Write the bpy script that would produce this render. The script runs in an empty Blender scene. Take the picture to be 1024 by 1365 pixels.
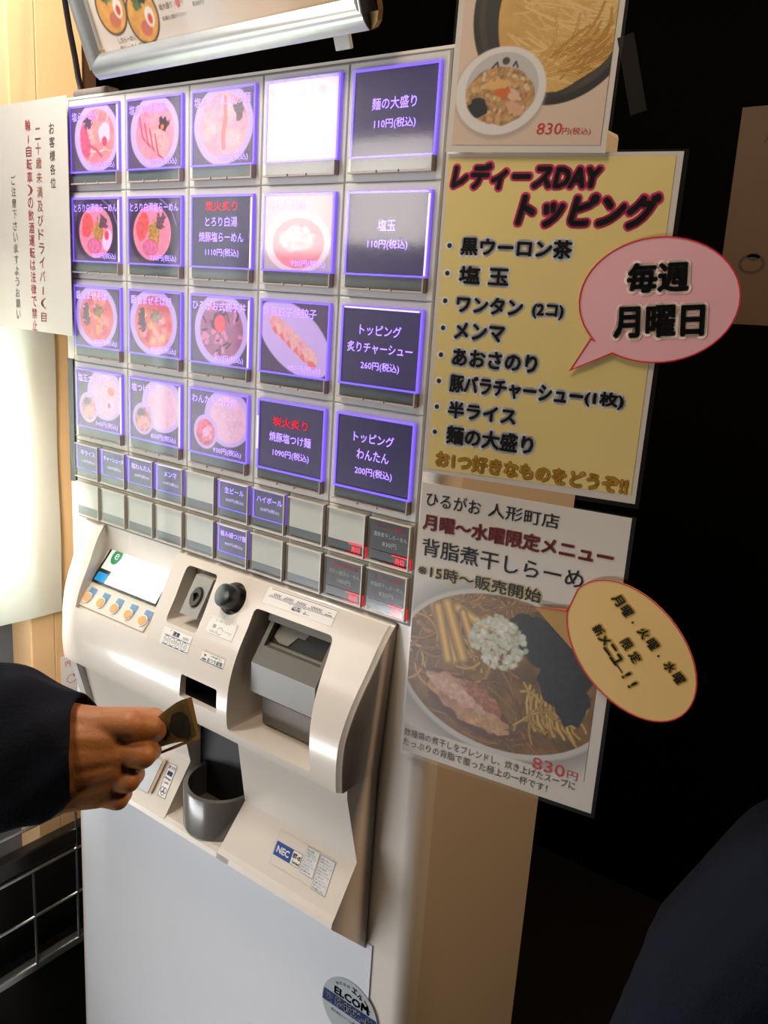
import bpy, bmesh, math, random
import numpy as np
from mathutils import Vector, Matrix
random.seed(7); RNG = np.random.RandomState(5)
SC = bpy.context.scene
COL = SC.collection
# ------------------------------------------------------------------ camera
CAM_POS = Vector((0.74655, -0.68778, 1.39260))
CR = Vector((0.79840251, 0.59877045, 0.0634617))
CU = Vector((-0.19616492, 0.15901511, 0.96759161))
CB = Vector((0.56927389, -0.78497653, 0.24441582))
cam_d = bpy.data.cameras.new('camera'); cam = bpy.data.objects.new('camera', cam_d); COL.objects.link(cam)
cam_d.sensor_fit = 'VERTICAL'; cam_d.sensor_height = 36.0; cam_d.lens = 36.0 * 1131.2 / 1365.0
cam_d.clip_start = 0.02
CM = Matrix((CR, CU, CB)).transposed().to_4x4(); CM.translation = CAM_POS
cam.matrix_world = CM
SC.camera = cam
# ------------------------------------------------------------------ world, lights, exposure
W = bpy.data.worlds.new('world'); SC.world = W; W.use_nodes = True
W.node_tree.nodes['Background'].inputs[0].default_value = (1.0, 0.83, 0.66, 1)
W.node_tree.nodes['Background'].inputs[1].default_value = 0.24
SC.view_settings.view_transform = 'Standard'
try: SC.view_settings.look = 'None'
except Exception: pass
SC.view_settings.gamma = 1.0; SC.view_settings.use_curve_mapping = False
SC.view_settings.exposure = 0.0
def area(name, loc, target, sx, sy, power, col):
    l = bpy.data.lights.new(name, 'AREA'); l.shape = 'RECTANGLE'; l.size = sx; l.size_y = sy; l.energy = power; l.color = col
    o = bpy.data.objects.new(name, l); COL.objects.link(o); o.location = loc
    o.rotation_euler = (Vector(target) - Vector(loc)).to_track_quat('-Z', 'Y').to_euler(); return o
area('daylight_through_entrance', (-2.0, -1.25, 1.15), (0.0, 0.0, 0.8), 1.0, 2.0, 11, (0.90, 0.96, 1.0))
area('low_daylight_fill', (-0.95, -1.6, 0.16), (-0.05, 0.0, 0.45), 1.7, 0.30, 25, (0.96, 0.97, 1.0))  # low fill added to brighten the lower front panel
area('ceiling_lamp_warm', (0.15, -0.75, 2.45), (0.15, 0.0, 1.3), 0.35, 0.35, 9, (1.0, 0.80, 0.60))
area('room_lamp_warm', (1.55, 0.50, 2.35), (0.3, 0.2, 0.7), 0.3, 0.3, 17, (1.0, 0.68, 0.40))
area('left_timber_fill', (-0.20, -0.30, 2.0), (-0.50, 0.08, 1.5), 0.15, 0.15, 7, (1.0, 0.95, 0.88))  # unseen fill added to brighten the timber at the left
area('left_timber_low_fill', (-0.26, -0.16, 1.10), (-0.60, -0.14, 1.0), 0.12, 0.3, 2.2, (1.0, 0.93, 0.84))  # second added fill, for the lower part of the left timber

# ------------------------------------------------------------------ helpers
def lin(c):
    return tuple(((x/255.0)/12.92 if x/255.0 <= 0.04045 else (((x/255.0)+0.055)/1.055)**2.4) for x in c)
MATS = {}
def mat(name, rgb, rough=0.5, metal=0.0, emit=0.0, emit_rgb=None, coat=0.0, nscale=40.0, namt=0.06, bump=0.0, bscale=200.0, spec=0.5, sub=0.0):
    if name in MATS: return MATS[name]
    m = bpy.data.materials.new(name); m.use_nodes = True; nt = m.node_tree; b = nt.nodes['Principled BSDF']
    c = lin(rgb)
    tc = nt.nodes.new('ShaderNodeTexCoord'); no = nt.nodes.new('ShaderNodeTexNoise'); no.inputs['Scale'].default_value = nscale; no.inputs['Detail'].default_value = 3
    nt.links.new(tc.outputs['Object'], no.inputs['Vector'])
    mx = nt.nodes.new('ShaderNodeMix'); mx.data_type = 'RGBA'
    nt.links.new(no.outputs['Fac'], mx.inputs['Factor'])
    mx.inputs['A'].default_value = tuple(x*(1-namt) for x in c)+(1,); mx.inputs['B'].default_value = tuple(min(1, x*(1+namt)) for x in c)+(1,)
    nt.links.new(mx.outputs['Result'], b.inputs['Base Color'])
    b.inputs['Roughness'].default_value = rough; b.inputs['Metallic'].default_value = metal
    b.inputs['Coat Weight'].default_value = coat; b.inputs['Coat Roughness'].default_value = 0.08
    b.inputs['Specular IOR Level'].default_value = spec
    if sub: b.inputs['Subsurface Weight'].default_value = sub; b.inputs['Subsurface Radius'].default_value = (0.01, 0.004, 0.002)
    if emit:
        e = lin(emit_rgb or rgb); b.inputs['Emission Color'].default_value = e+(1,); b.inputs['Emission Strength'].default_value = emit
    if bump:
        n2 = nt.nodes.new('ShaderNodeTexNoise'); n2.inputs['Scale'].default_value = bscale; n2.inputs['Detail'].default_value = 4
        nt.links.new(tc.outputs['Object'], n2.inputs['Vector'])
        bp = nt.nodes.new('ShaderNodeBump'); bp.inputs['Strength'].default_value = bump; bp.inputs['Distance'].default_value = 0.002
        nt.links.new(n2.outputs['Fac'], bp.inputs['Height']); nt.links.new(bp.outputs['Normal'], b.inputs['Normal'])
    MATS[name] = m; return m
def print_mat(name, rough=0.35, coat=0.3, emit=0.0, tint=(1, 1, 1), scale=1.0):
    """ink printed on a sheet: colour per vertex"""
    if name in MATS: return MATS[name]
    m = bpy.data.materials.new(name); m.use_nodes = True; nt = m.node_tree; b = nt.nodes['Principled BSDF']
    a = nt.nodes.new('ShaderNodeAttribute'); a.attribute_name = 'ink'
    sc = nt.nodes.new('ShaderNodeVectorMath'); sc.operation = 'SCALE'; sc.inputs['Scale'].default_value = scale
    nt.links.new(a.outputs['Color'], sc.inputs[0]); nt.links.new(sc.outputs['Vector'], b.inputs['Base Color'])
    b.inputs['Roughness'].default_value = rough; b.inputs['Coat Weight'].default_value = coat; b.inputs['Coat Roughness'].default_value = 0.05
    if emit:
        mx = nt.nodes.new('ShaderNodeMix'); mx.data_type = 'RGBA'; mx.blend_type = 'MULTIPLY'; mx.inputs['Factor'].default_value = 1
        nt.links.new(a.outputs['Color'], mx.inputs['A']); mx.inputs['B'].default_value = tuple(tint)+(1,)
        nt.links.new(mx.outputs['Result'], b.inputs['Emission Color']); b.inputs['Emission Strength'].default_value = emit
    MATS[name] = m; return m
def clear_mat(name, rough=0.03, tint=(1, 1, 1), blend=0.0, base=0.04):
    if name in MATS: return MATS[name]
    m = bpy.data.materials.new(name); m.use_nodes = True; nt = m.node_tree; nt.nodes.remove(nt.nodes['Principled BSDF'])
    out = nt.nodes['Material Output']; tr = nt.nodes.new('ShaderNodeBsdfTransparent'); tr.inputs[0].default_value = tuple(tint)+(1,)
    gl = nt.nodes.new('ShaderNodeBsdfGlossy'); gl.inputs['Roughness'].default_value = rough
    lw = nt.nodes.new('ShaderNodeLayerWeight'); lw.inputs[0].default_value = 0.5
    pw = nt.nodes.new('ShaderNodeMath'); pw.operation = 'POWER'; nt.links.new(lw.outputs['Facing'], pw.inputs[0]); pw.inputs[1].default_value = 5
    fr = nt.nodes.new('ShaderNodeMath'); fr.operation = 'MULTIPLY_ADD'; nt.links.new(pw.outputs[0], fr.inputs[0]); fr.inputs[1].default_value = 0.9; fr.inputs[2].default_value = base
    mx = nt.nodes.new('ShaderNodeMixShader'); nt.links.new(fr.outputs[0], mx.inputs[0]); nt.links.new(tr.outputs[0], mx.inputs[1]); nt.links.new(gl.outputs[0], mx.inputs[2])
    nt.links.new(mx.outputs[0], out.inputs['Surface']); MATS[name] = m; return m

def obj(name, me, m=None, parent=None, loc=None, kind=None):
    if isinstance(me, bmesh.types.BMesh):
        d = bpy.data.meshes.new(name); me.to_mesh(d); me.free(); me = d
    o = bpy.data.objects.new(name, me); COL.objects.link(o)
    if m is not None:
        if len(me.materials) == 0: me.materials.append(m)
    if parent is not None: o.parent = parent
    if loc is not None: o.location = loc
    if kind: o['kind'] = kind
    return o
def tag(o, label, cat, group=None):
    o['label'] = label; o['category'] = cat
    if group: o['group'] = group
    return o
def empty(name, label, cat, loc=(0, 0, 0), rz=0.0, group=None):
    o = bpy.data.objects.new(name, None); COL.objects.link(o); o.location = loc; o.rotation_euler = (0, 0, rz); o.empty_display_size = 0.05
    return tag(o, label, cat, group)
def smooth(me, ang=35):
    for p in me.polygons: p.use_smooth = True
    me.set_sharp_from_angle(angle=math.radians(ang))
def box(bm, x0, x1, y0, y1, z0, z1, bev=0.0, seg=2):
    v = [bm.verts.new(p) for p in ((x0,y0,z0),(x1,y0,z0),(x1,y1,z0),(x0,y1,z0),(x0,y0,z1),(x1,y0,z1),(x1,y1,z1),(x0,y1,z1))]
    f = [bm.faces.new([v[i] for i in q]) for q in ((0,3,2,1),(4,5,6,7),(0,1,5,4),(1,2,6,5),(2,3,7,6),(3,0,4,7))]
    if bev:
        es = list({e for a in f for e in a.edges})
        bmesh.ops.bevel(bm, geom=es, offset=bev, segments=seg, affect='EDGES', profile=0.5)
    return bm
def bx(*a, **k): return box(bmesh.new(), *a, **k)
def rrect(x0, x1, y0, y1, r, n=5):
    pts = []
    for cx, cy, a0 in ((x1-r, y0+r, -90), (x1-r, y1-r, 0), (x0+r, y1-r, 90), (x0+r, y0+r, 180)):
        for i in range(n+1):
            a = math.radians(a0+90*i/n); pts.append((cx+r*math.cos(a), cy+r*math.sin(a)))
    return pts
def prism(bm, pts, fn0, fn1):
    """close a prism between fn0(p) and fn1(p) for a 2D outline"""
    a = [bm.verts.new(fn0(p)) for p in pts]; b = [bm.verts.new(fn1(p)) for p in pts]
    n = len(pts)
    bm.faces.new(a[::-1]); bm.faces.new(b)
    for i in range(n): bm.faces.new((a[i], a[(i+1) % n], b[(i+1) % n], b[i]))
    return bm
def fix(bm): bmesh.ops.recalc_face_normals(bm, faces=bm.faces); return bm
def frame_ring(bm, x0, x1, z0, z1, t, y0, y1):
    """rectangular ring in the XZ plane, four bars"""
    box(bm, x0, x1, y0, y1, z1-t, z1); box(bm, x0, x1, y0, y1, z0, z0+t)
    box(bm, x0, x0+t, y0, y1, z0+t, z1-t); box(bm, x1-t, x1, y0, y1, z0+t, z1-t); return bm
def tube(bm, pts, r, n=8, cap=True):
    pts = [Vector(p) for p in pts]; rings = []
    for i, p in enumerate(pts):
        d = (pts[min(i+1, len(pts)-1)] - pts[max(i-1, 0)]).normalized()
        u = d.orthogonal().normalized() if i == 0 else (rings_u - d*rings_u.dot(d)).normalized()
        rings_u = u; v = d.cross(u); rr = r[i] if isinstance(r, (list, tuple)) else r
        rings.append([bm.verts.new(p + (u*math.cos(2*math.pi*k/n) + v*math.sin(2*math.pi*k/n))*rr) for k in range(n)])
    for a, b in zip(rings, rings[1:]):
        for k in range(n): bm.faces.new((a[k], a[(k+1) % n], b[(k+1) % n], b[k]))
    if cap: bm.faces.new(rings[0][::-1]); bm.faces.new(rings[-1])
    return bm
def apply_mods(o):
    dg = bpy.context.evaluated_depsgraph_get(); me = bpy.data.meshes.new_from_object(o.evaluated_get(dg))
    o.modifiers.clear(); o.data = me; return o
def carve(o, cutters):
    for c in cutters:
        m = o.modifiers.new('cut', 'BOOLEAN'); m.operation = 'DIFFERENCE'; m.solver = 'EXACT'; m.object = c
    bpy.context.view_layer.update(); apply_mods(o)
    for c in cutters: bpy.data.objects.remove(c)
    return o

# ------------------------------------------------------------------ lettering
TXT = {}
def glyphs(body, off):
    k = (body, off)
    if k not in TXT:
        c = bpy.data.curves.new('t', 'FONT'); c.body = body; c.resolution_u = 2; c.offset = off
        o = bpy.data.objects.new('t', c); COL.objects.link(o)
        me = bpy.data.meshes.new_from_object(o.evaluated_get(bpy.context.evaluated_depsgraph_get()))
        v = np.array([q.co[:2] for q in me.vertices]) if len(me.vertices) else np.zeros((0, 2))
        TXT[k] = (v, [tuple(p.vertices) for p in me.polygons]); bpy.data.meshes.remove(me); bpy.data.objects.remove(o); bpy.data.curves.remove(c)
    return TXT[k]
class Ink:
    """collects flat lettering/shapes in one colour; coordinates (u right, v up, w out)"""
    def __init__(s): s.v = []; s.f = []
    def add(s, V, F):
        n = len(s.v); s.v += [tuple(p) for p in V]; s.f += [tuple(i+n for i in f) for f in F]
    def text(s, body, x, y, w, h, bold=0.0, shear=0.0, z=0.0, rot=0.0, fat=0.0):
        base, _ = glyphs(body, 0.0); V, F = base, glyphs(body, 0.0)[1]
        if not len(base): return s
        lo = base.min(0); hi = base.max(0); sx = w/(hi[0]-lo[0]); sy = h/max(hi[1]-lo[1], 1e-6)
        P = (V-lo)*np.array([sx, sy]); P[:, 0] += shear*P[:, 1]
        c, q = math.cos(rot), math.sin(rot); rad = (bold+fat)*1.3*min(h, 20)
        n = 1 if rad < 0.08 else (5 if rad < 0.5 else (9 if rad < 1.5 else 15))   # heavier strokes: the glyph laid down again around itself
        for i in range(n):
            dx, dy = (0, 0) if i == 0 else (rad*math.cos(6.2832*i/(n-1)+0.4), rad*math.sin(6.2832*i/(n-1)+0.4))
            a, b = P[:, 0]+dx, P[:, 1]+dy
            s.add(np.stack([x+a*c-b*q, y+a*q+b*c, np.full(len(P), z)], 1), F)
        return s
    def poly(s, pts, z=0.0): s.add([(a, b, z) for a, b in pts], [tuple(range(len(pts)))]); return s
    def rect(s, x0, x1, y0, y1, z=0.0): return s.poly([(x0, y0), (x1, y0), (x1, y1), (x0, y1)], z)
    def ring(s, x0, x1, y0, y1, t, z=0.0):
        s.rect(x0, x1, y0, y0+t, z); s.rect(x0, x1, y1-t, y1, z); s.rect(x0, x0+t, y0+t, y1-t, z); return s.rect(x1-t, x1, y0+t, y1-t, z)
    def ell(s, cx, cy, rx, ry, z=0.0, n=28): return s.poly([(cx+rx*math.cos(6.2832*i/n), cy+ry*math.sin(6.2832*i/n)) for i in range(n)], z)
    def circ(s, cx, cy, rx, ry, t, z=0.0, n=24):
        V = []; F = []
        for i in range(n):
            a = 6.2832*i/n; V += [(cx+rx*math.cos(a), cy+ry*math.sin(a), z), (cx+(rx-t)*math.cos(a), cy+(ry-t)*math.sin(a), z)]
        for i in range(n): j = (i+1) % n; F.append((2*i, 2*j, 2*j+1, 2*i+1))
        s.add(V, F); return s
    def make(s, name, m, parent, T, label=None):
        """T maps (u,v,w) to local xyz"""
        me = bpy.data.meshes.new(name); me.from_pydata([T(*p) for p in s.v], [], s.f); me.update()
        o = obj(name, me, m, parent)
        if label: o['label'] = label
        return o
FLAT = lambda sc, y=0.0: (lambda u, v, w: (u*sc, y-w*sc, v*sc))      # print facing -Y

# ------------------------------------------------------------------ picture painter (ink density computed on a grid)
def vnoise(X, Y, s, seed=0):
    r = np.random.RandomState(seed); G = r.rand(64, 64); x = X*s; y = Y*s
    xi = np.floor(x).astype(int); yi = np.floor(y).astype(int); fx = x-xi; fy = y-yi
    fx = fx*fx*(3-2*fx); fy = fy*fy*(3-2*fy); g = lambda a, b: G[a % 64, b % 64]
    return (g(xi, yi)*(1-fx)+g(xi+1, yi)*fx)*(1-fy)+(g(xi, yi+1)*(1-fx)+g(xi+1, yi+1)*fx)*fy
def fbm(X, Y, s, seed=0): return 0.55*vnoise(X, Y, s, seed)+0.3*vnoise(X, Y, s*2.1, seed+1)+0.15*vnoise(X, Y, s*4.3, seed+2)
class Pic:
    def __init__(s, x0, x1, y0, y1, res, bg):
        s.nx = int((x1-x0)/res)+1; s.ny = int((y1-y0)/res)+1
        s.X, s.Y = np.meshgrid(np.linspace(x0, x1, s.nx), np.linspace(y0, y1, s.ny)); s.res = res
        s.C = np.ones((s.ny, s.nx, 3))*np.array(bg, float)
    def blend(s, M, col, tex=None, amt=0.0):
        c = np.array(col, float)*np.ones_like(s.C)
        if tex is not None: c = c*(1+amt*(tex[..., None]-0.5)*2)
        s.C = s.C*(1-M[..., None])+c*M[..., None]; return s
    def emask(s, cx, cy, rx, ry, rot=0.0, soft=None, wob=0.0, seed=0):
        c, q = math.cos(rot), math.sin(rot); dx = s.X-cx; dy = s.Y-cy; a = (dx*c+dy*q)/rx; b = (-dx*q+dy*c)/ry
        d = np.sqrt(a*a+b*b)
        if wob: d = d+wob*(vnoise(s.X, s.Y, 2.2/min(rx, ry), seed)-0.5)*2
        w = (soft or s.res*1.2)/min(rx, ry); return np.clip((1-d)/w+0.5, 0, 1)
    def ell(s, cx, cy, rx, ry, col, rot=0.0, soft=None, wob=0.0, seed=0, nz=0.0, ns=0.3, clip=None):
        M = s.emask(cx, cy, rx, ry, rot, soft, wob, seed)
        if clip is not None: M = M*clip
        return s.blend(M, col, fbm(s.X, s.Y, ns, seed+9) if nz else None, nz)
    def stroke(s, pts, w, col, clip=None, shade=0.25):
        D = np.full(s.X.shape, 1e9)
        for (ax, ay), (bx_, by) in zip(pts, pts[1:]):
            vx, vy = bx_-ax, by-ay; L = vx*vx+vy*vy+1e-9; t = np.clip(((s.X-ax)*vx+(s.Y-ay)*vy)/L, 0, 1)
            D = np.minimum(D, np.hypot(s.X-ax-t*vx, s.Y-ay-t*vy))
        M = np.clip((w-D)/s.res+0.5, 0, 1)
        if clip is not None: M = M*clip
        return s.blend(M, col, 1-np.clip(D/w, 0, 1), shade)
    def noodles(s, cx, cy, rx, ry, n, w, cols, clip, seed=0, curl=1.0, d0=None, sh=0.25):
        r = np.random.RandomState(seed)
        for i in range(n):
            a = r.rand()*6.28; q = math.sqrt(r.rand()); x = cx+q*rx*math.cos(a); y = cy+q*ry*math.sin(a)
            d = (r.rand()*6.28 if d0 is None else d0+(r.rand()-0.5)*0.8); k = (r.rand()-0.5)*curl; pts = [(x, y)]
            for j in range(7): d += k; x += math.cos(d)*rx*0.16; y += math.sin(d)*rx*0.16; pts.append((x, y))
            s.stroke(pts, w*(0.8+0.4*r.rand()), cols[r.randint(len(cols))], clip, sh)
        return s
    def mesh(s, name, z=0.0, sc=0.001, keep=None):
        nx, ny = s.nx, s.ny; V = np.stack([s.X*sc, np.full_like(s.X, -z*sc), s.Y*sc], -1).reshape(-1, 3)
        i = np.arange(nx*ny).reshape(ny, nx); F = np.stack([i[:-1, :-1], i[:-1, 1:], i[1:, 1:], i[1:, :-1]], -1)
        if keep is not None:
            k = keep[:-1, :-1] & keep[1:, 1:] & keep[1:, :-1] & keep[:-1, 1:]; F = F[k]
        F = F.reshape(-1, 4); me = bpy.data.meshes.new(name)
        me.vertices.add(len(V)); me.vertices.foreach_set('co', V.ravel())
        me.loops.add(F.size); me.loops.foreach_set('vertex_index', F.ravel())
        me.polygons.add(len(F)); me.polygons.foreach_set('loop_start', np.arange(0, F.size, 4)); me.polygons.foreach_set('loop_total', np.full(len(F), 4))
        me.update(calc_edges=True)
        c = np.clip(s.C/255.0, 0, 1); l = np.where(c <= 0.04045, c/12.92, ((c+0.055)/1.055)**2.4)
        at = me.color_attributes.new('ink', 'FLOAT_COLOR', 'POINT'); at.data.foreach_set('color', np.concatenate([l, np.ones(l.shape[:2]+(1,))], -1).ravel())
        return me

# ------------------------------------------------------------------ materials
M_BODY = mat('cream_painted_steel', (222, 214, 204), 0.36, coat=0.15, namt=0.015, nscale=8)
M_SIDE = mat('beige_side_steel', (205, 190, 170), 0.45, namt=0.02, nscale=6)
M_PANEL = mat('light_grey_plastic', (196, 194, 188), 0.34, namt=0.02)
M_FAS = mat('cream_plastic', (216, 206, 194), 0.24, coat=0.25, namt=0.012, nscale=10)
M_DARK = mat('dark_gap', (22, 22, 24), 0.6)
M_STRIP = mat('grey_green_window_strip', (88, 98, 100), 0.25, namt=0.08)
M_BLACK = mat('black_plastic', (14, 14, 15), 0.28, coat=0.3)
M_GREY = mat('mid_grey_plastic', (118, 114, 104), 0.38, namt=0.03)
M_DGREY = mat('dark_grey_plastic', (92, 90, 87), 0.32, namt=0.03)
M_PURP = mat('lit_acrylic_edge', (120, 100, 230), 0.3, emit=0.9, emit_rgb=(124, 92, 252), nscale=90, namt=0.1)
M_HOT = mat('bright_lit_acrylic_edge', (200, 180, 255), 0.3, emit=1.6, emit_rgb=(205, 180, 255))
M_CARD = mat('dark_menu_card', (52, 46, 66), 0.4, emit=0.10, emit_rgb=(90, 70, 190))
M_CARDTXT = mat('backlit_white_print', (215, 200, 255), 0.4, emit=0.55, emit_rgb=(200, 170, 255))
M_CARDRED = mat('backlit_red_print', (220, 30, 60), 0.4, emit=0.5, emit_rgb=(230, 30, 60))
M_BLANK = mat('blank_card', (192, 194, 184), 0.5, namt=0.03)
M_BCARD = mat('black_menu_card', (30, 32, 36), 0.4)
M_WPRINT = mat('white_print', (190, 190, 190), 0.5)
M_RPRINT = mat('dim_red_print', (170, 20, 35), 0.5, emit=0.12, emit_rgb=(220, 10, 40))
M_LED = mat('red_led', (255, 30, 50), 0.4, emit=1.6, emit_rgb=(255, 25, 60))
M_REDEDGE = mat('red_lit_edge', (255, 40, 60), 0.4, emit=0.8, emit_rgb=(255, 30, 60))
M_INKB = mat('dark_blue_ink', (40, 62, 110), 0.5)
M_COVER = clear_mat('clear_cover', 0.085)
M_ALU = mat('brushed_aluminium', (190, 192, 190), 0.3, metal=0.85, namt=0.03)
M_CHROME = mat('chrome', (215, 215, 215), 0.08, metal=1.0)
M_LAM = clear_mat('clear_laminate', 0.38, base=0.02)
M_WPAPER = mat('white_paper', (202, 192, 180), 0.6, coat=0.0, namt=0.01)
M_INK = mat('black_ink', (20, 17, 16), 0.45, coat=0.2)
PRINT = print_mat('printed_picture', rough=0.5, coat=0.0, scale=0.74)
CARDP = print_mat('backlit_picture', emit=0.42, tint=(0.72, 0.42, 1.0), scale=0.62)

# ================================================================== SETTING
def struct(name, bm, m): o = obj(name, fix(bm), m); o['kind'] = 'structure'; return o
M_BLKWALL = mat('black_painted_wall', (5, 5, 5), 0.95, nscale=4, namt=0.2, spec=0.05)
M_FLOOR = mat('dark_floor_tile', (16, 14, 13), 0.5, nscale=3, namt=0.2)
M_CEIL = mat('dark_ceiling', (38, 30, 25), 0.8)
M_WOODL = mat('pale_wood', (240, 190, 130), 0.45, namt=0.08, nscale=18)
struct('floor', bx(-2.6, 3.2, -2.2, 2.2, -0.05, 0), M_FLOOR)
struct('ceiling', bx(-2.6, 3.2, -2.2, 2.2, 2.75, 2.8), M_CEIL)
struct('wall_back', bx(-0.42, 3.2, 1.2, 1.3, 0, 2.75), M_BLKWALL)
struct('wall_right', bx(3.2, 3.3, -2.2, 1.3, 0, 2.75), M_BLKWALL)
struct('wall_front', bx(-1.4, 3.2, -2.3, -2.2, 0, 2.75), mat('front_wall', (70, 60, 52), 0.7))
# ================================================================== TICKET VENDING MACHINE
PW = 0.1155; QH = 0.108463; SH = 0.054576; ZT = 1.608463; XL = -2.5*PW
TVM = empty('ticket_vending_machine', 'tall cream ticket vending machine with purple lit menu buttons and bulging coin panel', 'ticket machine')
# cabinet and front door
bm = bx(-0.306, 0.306, 0.036, 0.352, 0.0, 1.60, 0.006); obj('cabinet', bm, M_SIDE, TVM)
pts = [(-0.30+0.0, 0.0)]
def door_outline(x0, x1, y0, y1, r, n=7):
    P = [(x1, y1), (x0, y1)]
    for i in range(n+1): a = math.pi+math.pi/2*i/n; P.append((x0+r+r*math.cos(a), y0+r+r*math.sin(a)))
    for i in range(n+1): a = -math.pi/2+math.pi/2*i/n; P.append((x1-r+r*math.cos(a), y0+r+r*math.sin(a)))
    return P
bm = prism(bmesh.new(), door_outline(-0.318, 0.320, 0.0015, 0.031, 0.018), lambda p: (p[0], p[1], 0.03), lambda p: (p[0], p[1], 1.6125))
o = obj('front_door', fix(bm), M_BODY, TVM); smooth(o.data)
obj('door_seam', bx(-0.304, 0.304, 0.030, 0.037, 0.02, 1.598), M_DARK, TVM)
obj('lower_front_panel', bx(-0.296, 0.272, -0.0005, 0.003, 0.06, 0.66, 0.0004), mat('white_steel_panel', (226, 228, 232), 0.3, coat=0.4, namt=0.01), TVM)['label'] = 'white lower front panel'
obj('side_hinge_strip', bx(-0.3045, -0.291, -0.001, 0.004, 1.113, 1.285, 0.0006), M_BLACK, TVM)['label'] = 'black strip at the left edge'
obj('plinth', bx(-0.29, 0.29, 0.04, 0.34, -0.0, 0.03), M_DARK, TVM)
# button field back plate + dark grooves
obj('button_panel', bx(XL-0.001, -XL+0.001, 0.0008, 0.0016, 1.064, ZT+0.001), mat('groove_shadow_plastic', (120, 117, 112), 0.6), TVM)

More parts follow.
